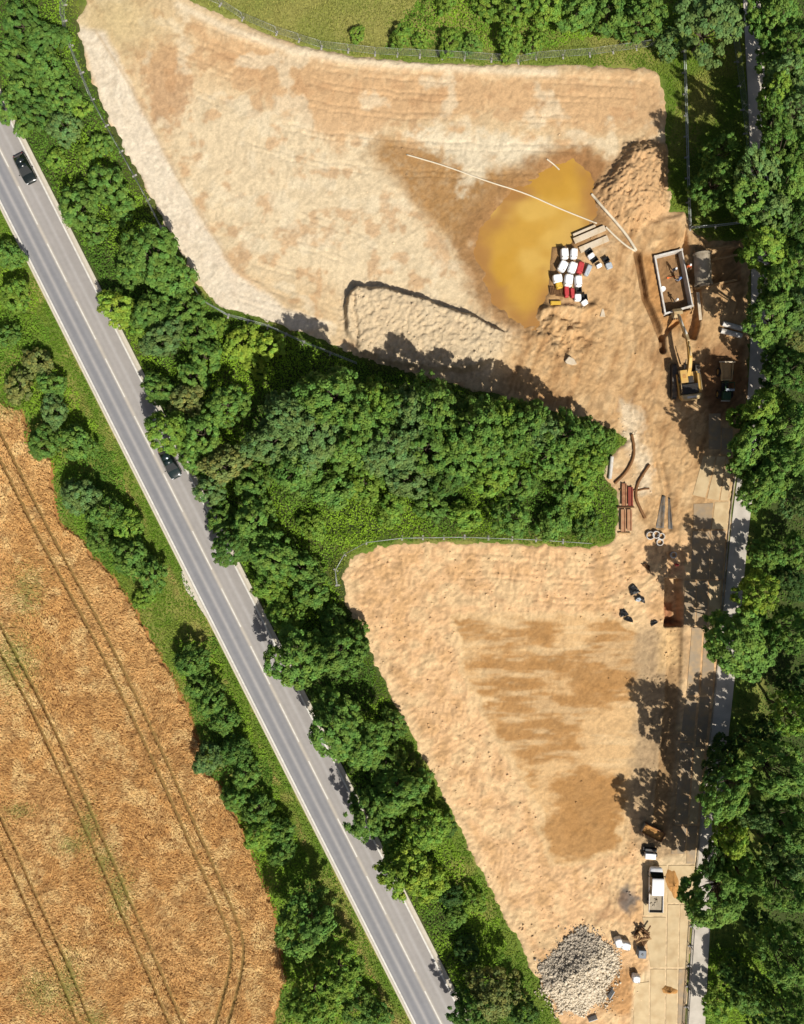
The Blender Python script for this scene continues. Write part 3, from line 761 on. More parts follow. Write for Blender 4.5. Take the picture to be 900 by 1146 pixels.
gcol = gcol * rng.uniform(0.65, 1.3, n)[:, None]
tag(link('rough_grass', mesh_np('rough_grass', V, F, np.repeat(gcol, 4, 0)), M['leaf_bed']), 'rough meadow grass on the road verges and along the site fences', 'grass', kind='stuff')

# ------------------------------------------------------------------ pond
wx_ = np.arange(508, 686, 3.0); wy_ = np.arange(166, 382, 3.0)
gx, gy = np.meshgrid(wx_, wy_); px, py = gx.ravel(), gy.ravel()
d = sdf(POND, px, py) + (fbm(px * 0.05, py * 0.05, 401, 3) - 0.5) * 26
wcol = np.tile(np.array(C(210, 164, 72)), (len(px), 1))
wcol = blend(wcol, C(178, 130, 74), sstep(-24, 6, d) * 0.95)                       # shallow silt at the margins
wcol = blend(wcol, C(226, 186, 98), sstep(0.5, 0.7, fbm(px * 0.02, py * 0.03, 411, 3)) * 0.7)
wcol = blend(wcol, C(204, 156, 60), sstep(0.5, 0.3, fbm(px * 0.03, py * 0.02, 421, 3)) * 0.7)
ny, nx = gx.shape; q = np.arange(ny * nx).reshape(ny, nx)
F = np.stack([q[:-1, :-1].ravel(), q[:-1, 1:].ravel(), q[1:, 1:].ravel(), q[1:, :-1].ravel()], 1)[:, ::-1]
kk = (CAM_H + 0.18) / CAM_H
V = np.stack([(px - 450) / PPM * kk, (573 - py) / PPM * kk, np.full(len(px), -0.18)], 1)
F = F[(sdf([(512, 296), (528, 252), (560, 214), (600, 176), (646, 170), (674, 196), (680, 236), (660, 276), (634, 320), (612, 366), (590, 376), (560, 372), (526, 340)], px, py)[F] < 0).all(1)]
tag(link('muddy_pond', mesh_np('muddy_pond', V, F, wcol, smooth=True), M['mud_water']), kind='structure')
# ================================================================== trees
def crown_mesh(name, seed, Rr, H, zb, clump, leaf, nlobe, spacing, nleaf, flat=1.0):
    rg = np.random.default_rng(seed)
    hz_ = (H - zb)
    lobes = [(0, 0, zb + hz_ * 0.52, Rr * 0.62, hz_ * 0.48)]
    for i in range(nlobe):
        a = 2 * math.pi * (i + rg.uniform(-.3, .3)) / nlobe
        dd = Rr * rg.uniform(0.42, 0.66); r = Rr * rg.uniform(0.30, 0.46)
        lobes.append((dd * math.cos(a), dd * math.sin(a), zb + hz_ * rg.uniform(0.28, 0.68), r, r * rg.uniform(0.75, 1.0) * flat))
    for i in range(max(2, nlobe // 2)):
        a = rg.uniform(0, 6.283); dd = Rr * rg.uniform(0.1, 0.4); r = Rr * rg.uniform(0.24, 0.38)
        lobes.append((dd * math.cos(a), dd * math.sin(a), zb + hz_ * rg.uniform(0.62, 0.84), r, r * 0.8 * flat))
    cs, ns = [], []
    for k, (lx, ly, lz, r, rz_) in enumerate(lobes):
        m_ = int(4 * math.pi * r * (r + rz_) / 2 / spacing ** 2)
        u = norm(rg.normal(0, 1, (m_, 3)))
        u = u[u[:, 2] > -0.55]
        p = np.array([lx, ly, lz]) + u * np.array([r, r, rz_]) * rg.uniform(0.82, 1.06, (len(u), 1))
        ok = np.ones(len(u), bool)
        for j, (ox, oy, oz, r2, rz2) in enumerate(lobes):
            if j != k:
                ok &= (((p - np.array([ox, oy, oz])) / np.array([r2, r2, rz2])) ** 2).sum(1) > 0.66
        cs.append(p[ok]); ns.append(u[ok])
    cs = np.concatenate(cs); ns = np.concatenate(ns); nc = len(cs)
    csz = rg.uniform(0.7, 1.25, nc) * clump
    ci = np.repeat(np.arange(nc), nleaf); n = len(ci)
    off = norm(rg.normal(0, 1, (n, 3))) * (rg.uniform(0, 1, n) ** 0.4)[:, None]
    off[:, 2] = off[:, 2] * 0.65
    cn = cs[ci] + off * csz[ci][:, None]
    nr = norm(ns[ci] * 0.40 + off * 0.95 + np.array([0, 0, 0.55]) + rg.normal(0, 0.33, (n, 3)))
    t = norm(np.cross(nr, rg.normal(0, 1, (n, 3)))); b = np.cross(nr, t)
    l = rg.uniform(0.75, 1.3, n) * leaf
    V, F = quads_from(cn, t, b, l, l * rg.uniform(0.6, 0.85, n))
    cb = rg.uniform(0.74, 1.22, nc)[ci] * rg.uniform(0.82, 1.18, n)
    hue = rg.uniform(-0.10, 0.12, nc)[ci]
    col = np.stack([cb * (1 + hue * 1.6), cb, cb * (1 - hue)], 1)
    return mesh_np(name, V, F, np.repeat(col, 4, 0)), lobes
def trunk_mesh(name, seed, H, zb, lobes, r0):
    rg = random.Random(seed); m = MB()
    top = zb + (H - zb) * 0.55
    pts = [Vector((rg.uniform(-.08, .08) * i, rg.uniform(-.08, .08) * i, top * i / 5)) for i in range(6)]
    m.tube([Vector((0, 0, -0.4))] + pts, [r0 * 1.25] + [r0 * (1.15 - 0.17 * i) for i in range(6)], 8)
    for (x, y, z, r, rz_) in lobes[1:]:
        a = pts[2 if z < top * .7 else 3]; e = Vector((x * .95, y * .95, z))
        mid = a.lerp(e, .5) + Vector((0, 0, -0.12 * (e - a).length))
        m.tube([a, mid, e, e + (e - mid) * .3], [r0 * .5, r0 * .33, r0 * .18, r0 * .06], 6)
    return m.mesh(name, smooth=True)
PROTO = {}
def proto(key, seeds, Rr, H, zb, clump, leaf, nlobe, spacing, nleaf, r0, flat=1.0):
    PROTO[key] = []
    for s in seeds:
        cm, lb = crown_mesh('crown_' + key, s, Rr, H, zb, clump, leaf, nlobe, spacing, nleaf, flat)
        cm.materials.append(LEAF['mid'])
        tm = trunk_mesh('trunk_' + key, s, H, zb, lb, r0); tm.materials.append(M['bark'])
        PROTO[key].append((cm, tm, Rr, H))
proto('tall', (1, 2, 3, 4), 4.2, 14.0, 1.4, 0.44, 0.30, 9, 0.90, 52, 0.28)
proto('copse', (11, 12, 13, 14), 3.6, 8.8, 0.8, 0.41, 0.28, 8, 0.84, 50, 0.20)
proto('bush', (21, 22, 23, 24), 2.4, 4.6, 0.5, 0.32, 0.23, 6, 0.58, 38, 0.10)
proto('scrub', (31, 32, 33), 1.7, 2.3, 0.15, 0.26, 0.20, 5, 0.48, 34, 0.06, 0.9)

ORD = ['first', 'second', 'third', 'fourth', 'fifth', 'sixth', 'seventh', 'eighth', 'ninth', 'tenth', 'eleventh', 'twelfth', 'thirteenth', 'fourteenth', 'fifteenth', 'sixteenth', 'seventeenth', 'eighteenth', 'nineteenth', 'twentieth']
CN = {'dark': 'dark green', 'mid': 'green', 'fresh': 'fresh green', 'lime': 'bright lime green', 'olive': 'olive brown', 'grey': 'grey green', 'deep': 'shade-darkened green'}
KN = {'tall': 'tall broadleaf tree', 'copse': 'broadleaf tree', 'bush': 'bushy tree', 'scrub': 'low shrub'}
# zone text, group, list of (x, y, crown radius in pixels, kind, colour); x, y = middle of the crown as photographed
ZONES = [
 ('in the wood by the shaded path', 'trees of the right-hand wood', 'tall', [
   (798, 22, 40, 'copse', 'grey'), (724, 12, 27, 'copse', 'mid'), (752, 44, 19, 'bush', 'grey'), (872, 14, 32, 'tall', 'mid'), (848, 4, 20, 'tall', 'mid'), (893, 48, 30, 'tall', 'mid'),
   (880, 84, 27, 'tall', 'grey'), (872, 100, 20, 'tall', 'fresh'), (866, 128, 18, 'tall', 'mid', 17), (897, 118, 25, 'tall', 'grey')]),
 ('in the wood by the straight fence', 'trees of the right-hand wood', 'tall', [
   (810, 166, 20, 'tall', 'mid', 11.5), (802, 200, 27, 'tall', 'mid', 11.5), (872, 162, 26, 'tall', 'mid', 17), (850, 190, 30, 'tall', 'grey', 17), (884, 206, 34, 'tall', 'mid'), (842, 222, 28, 'tall', 'mid', 16), (868, 240, 30, 'tall', 'grey'), (898, 246, 26, 'tall', 'dark'), (900, 170, 24, 'tall', 'mid')]),
 ('in the wood by the white pipes', 'trees of the right-hand wood', 'tall', [
   (860, 276, 32, 'tall', 'fresh'), (893, 292, 26, 'tall', 'mid'), (872, 318, 26, 'tall', 'mid'), (866, 352, 34, 'tall', 'mid'), (898, 340, 24, 'tall', 'grey'), (890, 378, 22, 'copse', 'olive'), (872, 400, 22, 'copse', 'dark'), (898, 412, 26, 'tall', 'dark'), (870, 426, 20, 'copse', 'deep')]),
 ('in the wood by the pale plates', 'trees of the right-hand wood', 'tall', [
   (858, 458, 28, 'tall', 'fresh', 12), (826, 466, 15, 'copse', 'fresh', 6.5), (886, 476, 30, 'tall', 'mid'), (842, 498, 30, 'tall', 'mid', 13.5), (876, 524, 34, 'tall', 'mid'), (852, 544, 26, 'tall', 'mid'), (832, 520, 20, 'tall', 'mid', 12), (900, 556, 20, 'tall', 'grey')]),
 ('in the wood by the deep pit', 'trees of the right-hand wood', 'tall', [
   (862, 620, 20, 'copse', 'mid'), (892, 616, 22, 'copse', 'mid'), (852, 664, 26, 'tall', 'lime'), (842, 696, 20, 'copse', 'grey'), (830, 722, 40, 'tall', 'mid', 15.5), (888, 706, 24, 'tall', 'mid'), (886, 650, 22, 'copse', 'deep'), (900, 770, 24, 'copse', 'deep')]),
 ('in the wood by the filled trench', 'trees of the right-hand wood', 'tall', [
   (896, 802, 24, 'tall', 'fresh'), (806, 838, 16, 'copse', 'deep'), (874, 866, 36, 'tall', 'mid'), (812, 892, 32, 'tall', 'mid', 16.5), (800, 862, 18, 'tall', 'deep', 13), (888, 930, 34, 'tall', 'mid'), (820, 942, 22, 'tall', 'lime', 13), (846, 915, 20, 'tall', 'grey'), (862, 820, 18, 'copse', 'deep'), (834, 828, 16, 'copse', 'deep')]),
 ('in the wood by the white pickup', 'trees of the right-hand wood', 'tall', [
   (796, 1010, 37, 'tall', 'mid', 16), (796, 966, 16, 'tall', 'deep', 13), (838, 984, 22, 'tall', 'mid'), (886, 1000, 28, 'tall', 'mid'), (884, 964, 24, 'tall', 'grey'), (884, 1076, 34, 'tall', 'mid'), (824, 1092, 22, 'bush', 'dark'), (844, 1112, 26, 'copse', 'mid'), (806, 1128, 20, 'bush', 'fresh'), (886, 1138, 26, 'tall', 'mid'), (850, 1032, 16, 'bush', 'deep'), (858, 1150, 16, 'copse', 'grey')]),
 ('in the copse along the upper plot', 'trees of the middle copse', 'copse', [
   (372, 440, 32, 'copse', 'mid'), (405, 462, 26, 'copse', 'mid'), (440, 452, 22, 'copse', 'mid'), (486, 452, 28, 'copse', 'mid'), (540, 474, 30, 'copse', 'mid'), (516, 462, 20, 'copse', 'dark'), (590, 474, 26, 'copse', 'mid'), (636, 486, 25, 'copse', 'mid'), (664, 484, 16, 'bush', 'mid'), (322, 462, 26, 'copse', 'grey'), (680, 492, 12, 'scrub', 'mid'), (346, 446, 22, 'copse', 'mid'), (424, 446, 22, 'copse', 'fresh'), (462, 456, 24, 'copse', 'grey'), (564, 468, 24, 'copse', 'fresh'), (612, 480, 22, 'copse', 'grey'), (652, 488, 18, 'copse', 'mid', 7)]),
 ('in the middle of the copse', 'trees of the middle copse', 'copse', [
   (348, 484, 34, 'copse', 'grey'), (302, 492, 26, 'copse', 'grey'), (392, 498, 26, 'copse', 'mid'), (436, 498, 30, 'copse', 'grey'), (478, 500, 28, 'copse', 'mid'), (520, 506, 26, 'copse', 'mid'), (560, 502, 26, 'copse', 'mid'), (618, 508, 25, 'copse', 'mid'), (654, 516, 24, 'copse', 'fresh'), (584, 542, 18, 'bush', 'mid'), (548, 536, 24, 'bush', 'fresh'), (330, 526, 28, 'bush', 'mid'), (456, 534, 24, 'bush', 'grey'), (500, 536, 22, 'bush', 'dark')]),
 ('in the copse along the lower plot', 'trees of the middle copse', 'bush', [
   (370, 546, 24, 'scrub', 'mid'), (410, 540, 22, 'scrub', 'fresh'), (436, 572, 18, 'scrub', 'fresh'), (480, 566, 20, 'scrub', 'mid'), (520, 576, 18, 'scrub', 'fresh'), (574, 580, 22, 'bush', 'mid'), (618, 586, 20, 'scrub', 'mid'), (650, 560, 18, 'scrub', 'fresh'), (636, 548, 18, 'bush', 'mid'), (660, 588, 16, 'scrub', 'mid'), (350, 590, 16, 'scrub', 'fresh')]),
 ('in the belt by the pale strip', 'bushes between the road and the upper plot', 'bush', [
   (20, 22, 22, 'bush', 'dark'), (48, 40, 20, 'bush', 'dark'), (16, 62, 20, 'bush', 'mid'), (52, 74, 20, 'bush', 'mid'), (26, 96, 20, 'bush', 'mid'), (68, 104, 18, 'bush', 'mid'), (40, 122, 20, 'bush', 'dark'), (70, 140, 18, 'bush', 'grey'),
   (6, 120, 15, 'bush', 'mid'), (24, 142, 11, 'scrub', 'mid'), (62, 176, 12, 'scrub', 'fresh'), (88, 120, 12, 'scrub', 'fresh'), (110, 160, 14, 'scrub', 'mid'), (96, 172, 12, 'scrub', 'fresh'), (116, 202, 22, 'bush', 'mid'), (84, 230, 23, 'bush', 'mid'), (134, 236, 16, 'scrub', 'mid'), (98, 218, 7, 'scrub', 'olive')]),
 ('in the belt beside the green car', 'bushes between the road and the upper plot', 'bush', [
   (164, 284, 30, 'copse', 'mid'), (192, 310, 24, 'bush', 'mid'), (146, 300, 18, 'bush', 'mid'), (128, 342, 20, 'bush', 'lime'), (168, 346, 22, 'bush', 'mid'), (206, 346, 20, 'bush', 'mid'), (180, 378, 22, 'bush', 'grey'), (158, 372, 16, 'scrub', 'fresh'), (104, 258, 15, 'scrub', 'mid'), (176, 434, 18, 'bush', 'mid'), (212, 512, 16, 'bush', 'mid'), (228, 398, 18, 'bush', 'mid'), (218, 372, 18, 'bush', 'mid'),
   (240, 366, 14, 'scrub', 'fresh'), (268, 384, 20, 'scrub', 'lime'), (300, 388, 18, 'scrub', 'lime'), (284, 408, 14, 'scrub', 'lime'), (214, 420, 18, 'bush', 'mid'), (206, 446, 20, 'bush', 'olive'), (252, 452, 22, 'copse', 'mid'), (186, 482, 23, 'copse', 'fresh'), (224, 484, 22, 'copse', 'mid'), (250, 520, 24, 'bush', 'olive'), (232, 548, 18, 'bush', 'grey'), (280, 540, 20, 'bush', 'mid')]),
 ('in the hedge beside the lower plot', 'trees between the road and the lower plot', 'copse', [
   (282, 584, 24, 'copse', 'mid'), (258, 610, 22, 'copse', 'dark'), (246, 580, 16, 'bush', 'mid'), (302, 622, 26, 'copse', 'mid'), (336, 636, 22, 'bush', 'mid'), (348, 662, 22, 'bush', 'mid'), (300, 656, 20, 'bush', 'fresh'), (318, 690, 21, 'bush', 'fresh'), (330, 738, 31, 'copse', 'mid'), (378, 732, 28, 'copse', 'mid'), (396, 716, 18, 'bush', 'mid'), (372, 694, 16, 'bush', 'dark'),
   (380, 814, 34, 'copse', 'mid'), (408, 836, 26, 'copse', 'mid'), (434, 852, 20, 'bush', 'mid'), (440, 812, 16, 'scrub', 'mid')]),
 ('in the hedge end by the stone heap', 'trees between the road and the lower plot', 'copse', [
   (444, 890, 26, 'copse', 'mid'), (411, 916, 25, 'copse', 'mid'), (432, 928, 18, 'copse', 'mid'), (476, 930, 24, 'copse', 'fresh'), (470, 880, 16, 'bush', 'mid'), (496, 926, 14, 'bush', 'dark'), (450, 976, 29, 'copse', 'lime'), (480, 990, 22, 'bush', 'lime'), (444, 960, 18, 'copse', 'fresh'), (504, 1004, 13, 'bush', 'deep'), (530, 1010, 14, 'scrub', 'fresh'), (510, 1026, 14, 'scrub', 'mid'), (554, 1112, 26, 'copse', 'olive'), (528, 1136, 22, 'copse', 'dark'), (584, 1136, 18, 'copse', 'dark'), (524, 1066, 14, 'bush', 'deep')]),
 ('in the field hedge, upper half', 'bushes between the wheat and the road', 'bush', [
   (8, 284, 16, 'bush', 'mid'), (14, 330, 18, 'bush', 'fresh'), (6, 376, 14, 'bush', 'mid'), (40, 404, 18, 'scrub', 'olive'), (56, 430, 16, 'bush', 'mid'), (20, 432, 18, 'scrub', 'olive'), (58, 460, 17, 'bush', 'grey'), (46, 496, 18, 'bush', 'mid'), (82, 494, 20, 'bush', 'mid'), (86, 556, 22, 'bush', 'grey'), (118, 574, 20, 'bush', 'mid'), (110, 604, 16, 'scrub', 'mid'), (140, 590, 18, 'bush', 'fresh'), (144, 622, 22, 'bush', 'mid'), (168, 644, 18, 'bush', 'mid'), (160, 670, 12, 'scrub', 'fresh')]),
 ('in the field hedge, lower half', 'bushes between the wheat and the road', 'bush', [
   (212, 742, 19, 'bush', 'mid'), (222, 768, 16, 'bush', 'mid'), (236, 786, 18, 'bush', 'mid'), (250, 806, 16, 'bush', 'mid'), (232, 850, 18, 'bush', 'grey'), (262, 842, 18, 'bush', 'dark'), (274, 868, 18, 'bush', 'mid'), (262, 896, 16, 'bush', 'mid'), (288, 906, 18, 'bush', 'mid'), (288, 936, 18, 'bush', 'fresh'), (314, 932, 16, 'bush', 'mid'), (316, 956, 16, 'bush', 'mid'), (342, 1040, 33, 'copse', 'mid'), (376, 1096, 28, 'copse', 'fresh'), (348, 1126, 28, 'copse', 'fresh'), (400, 1132, 20, 'bush', 'mid'), (424, 1142, 16, 'bush', 'mid')]),
 ('on the meadow along the top', 'bushes above the upper plot', 'bush', [
   (448, 40, 13, 'scrub', 'fresh'), (470, 44, 9, 'scrub', 'fresh'), (504, 44, 14, 'scrub', 'fresh'), (528, 48, 12, 'scrub', 'mid'), (572, 44, 16, 'bush', 'fresh'), (598, 46, 13, 'scrub', 'fresh'), (548, 2, 18, 'scrub', 'fresh'), (580, 6, 18, 'bush', 'fresh'), (614, 4, 20, 'bush', 'fresh'), (648, 12, 20, 'bush', 'mid'), (684, 10, 22, 'bush', 'mid'), (702, 28, 14, 'bush', 'mid'), (400, 36, 9, 'scrub', 'fresh'), (500, -2, 14, 'scrub', 'fresh')]),
]
rt = random.Random(8)
ntree = 0
for zone, grp, _, lst in ZONES:
    cnt = {}
    tot = {}
    for e in lst: tot[(e[3], e[4])] = tot.get((e[3], e[4]), 0) + 1
    for (x, y, r, kind, colr, *hm_) in sorted(lst, key=lambda e: e[1]):
        cm, tm, R0, H0 = rt.choice(PROTO[kind])
        s = r / PPM / R0 * (0.97 if 'wood' in grp else 1.10)
        hs_ = {'tall': max(s, 0.95), 'copse': max(s, 0.7)}.get(kind, s)
        hs_ = min(hs_, 1.2) if kind in ('tall', 'copse') else s
        if zone.endswith('along the upper plot'): hs_ *= 1.6
        if hm_: hs_ = hm_[0] / H0
        zc = H0 * hs_ * 0.72
        g = P(x, y, zc); g.z = 0
        sh = Vector((0, 0, 0))
        if 'wood' in grp:                                   # rooted beyond the footpath, leaning out over it to the light
            ys_, xs_ = [b for a, b in PATH], [a for a, b in PATH]
            edge_x = (np.interp(573 - g.y * PPM, ys_, xs_) + 14 - 450) / PPM
            if kind == 'bush' and x < 830 and y < 60: edge_x = -99
            if y < 60 and x < 830: edge_x = -99
            if 140 < y < 240 and x < 825: edge_x = (790 - 450) / PPM
            if g.x < edge_x:
                sh = Vector(((g.x - edge_x) / zc, 0, 0)); g.x = edge_x
        k = (kind, colr); i = cnt.get(k, 0); cnt[k] = i + 1
        cname = CN[colr]; kname = KN[kind]
        if kind in ('copse', 'tall') and r >= 30: pass
        lab = f'{cname} {kname} {zone}' if tot[k] == 1 else f'{cname} {kname} {zone}, {ORD[i]} from top'
        t = thing({'tall': 'broadleaf_tree', 'copse': 'broadleaf_tree', 'bush': 'bushy_tree', 'scrub': 'shrub'}[kind], lab, 'shrub' if kind == 'scrub' else 'tree', g, rt.uniform(0, 6.283), grp)
        a_ = rt.uniform(0.86, 1.16); t.scale = (s * a_, s / a_, hs_)
        c_ = link('crown', cm, None, t)
        c_.material_slots[0].link = 'OBJECT'; c_.material_slots[0].material = LEAF[colr]
        tk_ = link('trunk', tm, None, t)
        if sh.length > 0:
            Wm = Matrix.LocRotScale(t.location, t.rotation_euler, t.scale)
            S_ = Matrix.Translation(t.location) @ Matrix(((1, 0, sh.x, 0), (0, 1, 0, 0), (0, 0, 1, 0), (0, 0, 0, 1))) @ Matrix.Translation(-t.location)
            pm = Wm.inverted() @ S_ @ Wm
            c_.matrix_parent_inverse = pm; tk_.matrix_parent_inverse = pm
        ntree += 1
# ================================================================== site objects
def at(px, py, ztop=0.0, ground=None):
    """ground point under a thing whose top (at height ztop above the soil) is seen at px, py"""
    z0 = hs(px, py) if ground is None else ground
    g = P(px, py, z0 + ztop); gx_, gy_ = 450 + g.x * PPM, 573 - g.y * PPM
    return Vector((g.x, g.y, hs(gx_, gy_) if ground is None else ground))
def gxy(px, py, z): 
    g = P(px, py, z); return Vector((g.x, g.y, z))

# ------------------------------------------------------------------ haul road of steel plates
haul = tag(bpy.data.objects.new('haul_road', None), kind='structure'); COL.objects.link(haul)
PLATES = [  # corner pixels, height of top, material
 ([(793, 463), (806, 463), (806, 503), (793, 503)], 'plate_shade'), ([(808, 479), (820, 480), (818, 509), (807, 508)], 'plate_shade'),
 ([(787, 510), (800.5, 511), (789, 557), (775, 554)], 'plate'), ([(802, 511), (812, 511), (804, 560), (791, 558)], 'plate'), ([(813, 511), (818, 524), (814, 560), (805.5, 560)], 'plate'),
 ([(800, 562), (815, 562), (813, 592), (796, 592)], 'plate'), ([(776, 564), (798, 563), (795, 592), (776, 592)], 'plate_shade'),
 ([(775, 594), (794, 594), (793, 648), (773, 648)], 'plate_shade'), ([(795, 594), (812, 594), (808, 648), (794, 648)], 'plate_shade'),
 ([(766, 650), (778.5, 650), (778, 700), (765, 700)], 'plate_shade'), ([(779.5, 650), (792, 650), (791, 700), (779, 700)], 'plate_shade'), ([(793.5, 650), (807, 650), (804, 700), (792.5, 700)], 'plate'),
 ([(774, 702), (786, 702), (781, 778), (768, 778)], 'plate_shade'), ([(788, 702), (801, 702), (797, 778), (784, 778)], 'plate_shade'),
 ([(767, 780), (780, 780), (775.5, 829), (761, 829)], 'plate_shade'), ([(783, 780), (795, 780), (789, 836), (778, 836)], 'plate_shade'),
 ([(761, 831), (775, 831), (769, 922), (755, 922)], 'plate_shade'), ([(777, 838), (788, 838), (780, 922), (771, 922)], 'plate'),
 ([(753, 924), (768, 924), (766, 955), (751, 955)], 'plate_shade'), ([(769.5, 924), (780, 924), (777, 966), (768, 966)], 'plate_shade'),
 ([(748, 968), (777, 968), (775, 1010), (747, 1010)], 'plate'), ([(721, 968), (746, 968), (745.5, 1024), (720, 1024)], 'plate'),
 ([(747, 1012), (760, 1012), (758, 1082), (746, 1082)], 'plate'), ([(761, 1012), (773, 1012), (770, 1082), (759.5, 1082)], 'plate'),
 ([(719, 1026), (745, 1026), (744, 1082), (728, 1082)], 'plate'), ([(728, 1084), (744, 1084), (743, 1180), (727, 1180)], 'plate'),
 ([(710, 1100), (726, 1098), (725, 1180), (707, 1180)], 'plate'), ([(745.5, 1084), (758, 1084), (756, 1180), (744.5, 1180)], 'plate'), ([(759.5, 1084), (769, 1084), (765, 1180), (757.5, 1180)], 'plate_shade')]
rp = random.Random(3)
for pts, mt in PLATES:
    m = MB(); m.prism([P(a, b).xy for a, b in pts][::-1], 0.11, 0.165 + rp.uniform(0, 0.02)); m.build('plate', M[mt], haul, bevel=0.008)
# thin concrete kerb between plates and footpath
kp = [(826, 505), (817, 575), (810, 650), (803, 740), (797, 800), (790, 862), (780, 960), (774.5, 1030)]
m = MB()
for a, b in zip(kp[:-1], kp[1:]): m.bar(P(*a) + Vector((0, 0, .14)), P(*b) + Vector((0, 0, .14)), 0.16, 0.3)
m.build('kerb', M['concrete'], haul)

# ------------------------------------------------------------------ fences of mesh panels
def heras(rail, H_=2.0, nv=13):
    fr = MB()
    L_ = 3.4
    for x in (0.03, L_ - 0.03): fr.tube([(x, 0, 0.05), (x, 0, H_)], rail, 6)
    for z in (0.15, H_): fr.tube([(0.03, 0, z), (L_ - 0.03, 0, z)], rail, 6)
    wi = MB()
    for i in range(1, nv + 1): wi.box((L_ * i / (nv + 1), 0, .15 + (H_ - .15) / 2), (0.009, 0.009, H_ - .16))
    for i in range(1, 7): wi.box((L_ / 2, 0, 0.15 + (H_ - .15) * i / 7), (3.3, 0.009, 0.009))
    ft = MB(); ft.box((0, 0, 0.06), (0.24, 0.7, 0.13))
    return fr.mesh('panel', smooth=True), wi.mesh('mesh_infill'), ft.mesh('foot', 0.02)
H_THIN = heras(0.016, 1.8, 11); H_WHITE = heras(0.045, 0.9, 6); H_DARK = heras(0.045, 1.1, 8)
def fence(pts, label, kit, mats, on_soil=False, base=0.05, every=1):
    p = [P(*a) for a in pts]
    t = thing('mesh_fence', label, 'fence', (0, 0, 0), 0, 'temporary mesh fences round the site')
    first = True; carry = 0.0
    for a, b in zip(p[:-1], p[1:]):
        d = b - a; L_ = d.length; n = max(1, round(L_ / 3.45)); rz_ = math.atan2(d.y, d.x)
        for i in range(n):
            q_ = a + d * (i / n); 
            q_.z = base if not on_soil else max(0.02, hs(450 + q_.x * PPM, 573 - q_.y * PPM))
            pn = link('panel', kit[0], mats[0], t); pn.location = q_; pn.rotation_euler = (0, 0, rz_); pn.scale = (L_ / n / 3.4, 1, 1)
            link('mesh_infill', kit[1], mats[1], pn)
            f_ = link('foot', kit[2], M['foot'], t); f_.location = q_; f_.rotation_euler = (0, 0, rz_)
    return t
fence([(80, -8), (73, 6), (73, 24), (80, 52), (104, 112), (136, 170), (166, 224), (196, 284), (228, 338), (256, 354), (300, 366), (340, 384), (400, 408)],
      'thin mesh fence following the left edge of the upper plot', H_THIN, (M['galv'], M['galv']))
fence([(196, -10), (222, -4), (247, 6), (272, 22), (310, 38), (360, 54), (420, 61), (520, 66), (580, 70), (600, 66), (660, 62), (738, 51)],
      'mesh fence along the meadow at the top edge of the upper plot', H_THIN, (M['rail_white'], M['galv']))
fence([(765, 58), (767, 130), (769, 200), (771, 254)], 'straight pale fence running down beside the tall wood', H_WHITE, (M['rail_white'], M['galv']))
fence([(772, 256), (800, 254), (832, 250)], 'short pale fence crossing above the concrete pipe', H_WHITE, (M['rail_white'], M['galv']))
fence([(846 - 26, 40), (824, 70), (834, 150), (838, 190)], 'dim mesh fence beside the shaded footpath at the top', H_THIN, (M['galv'], M['galv']))
fence([(378, 655), (376, 638), (386, 620), (410, 607), (450, 602), (520, 601), (600, 604), (660, 608)], 'mesh fence curving round the top of the lower plot', H_THIN, (M['galv'], M['galv']))
fence([(774, 1036), (771, 1080), (768, 1126), (765, 1170)], 'dark mesh fence between pale plates and the bright footpath', H_DARK, (M['dark_steel'], M['dark_steel']), base=0.17)

# ------------------------------------------------------------------ hoses and pipes lying on the ground
def hose(name, pts, r, label, cat, mt, z=None, group=None, lift=0.0, sm=2):
    p = [tuple(a) for a in pts]
    for _ in range(sm):
        n = [p[0]]
        for a, b in zip(p[:-1], p[1:]): n += [tuple(np.array(a) * .75 + np.array(b) * .25), tuple(np.array(a) * .25 + np.array(b) * .75)]
        p = n + [p[-1]]
    q_ = []
    for a, b in p:
        zz = (hs(a, b) + r * 0.8 if hs(a, b) > -0.16 else -0.18 + r * 0.25) if z is None else z
        q_.append(P(a, b, zz))
    m = MB(); m.tube(q_, r, 7)
    return tag(m.build(name, M[mt], smooth=True), label, cat, group)
hose('hose', [(455, 173), (500, 186), (545, 203), (588, 216), (625, 233), (668, 250)], 0.10, 'long pale hose running straight across the muddy pond', 'hose', 'hose_pale')
hose('hose', [(612, 178), (620, 184), (626, 190)], 0.10, 'short pale hose end at the top rim of the pond', 'hose', 'hose_pale')
hose('hose', [(662, 217), (672, 229), (682, 240), (694, 254), (702, 264), (712, 280)], 0.19, 'pale thick hose curving down from the spoil heap', 'hose', 'hose_pale')
hose('hose', [(678, 254), (690, 266), (702, 276), (711, 281)], 0.14, 'pale hose running from the slabs to the dark groove', 'hose', 'hose_pale')
hose('hose', [(707, 486), (710, 500), (709, 514), (700, 530), (688, 541)], 0.20, 'brown flexible hose arching above the rusty beams', 'hose', 'hose_brown')
hose('hose', [(727, 520), (720, 530), (713, 542), (711, 556), (716, 568), (722, 580)], 0.20, 'brown flexible hose winding right of the rusty beams', 'hose', 'hose_brown')
hose('hose', [(714, 549), (721, 547), (727, 547)], 0.12, 'short brown hose branch on the pale rubble', 'hose', 'hose_brown')

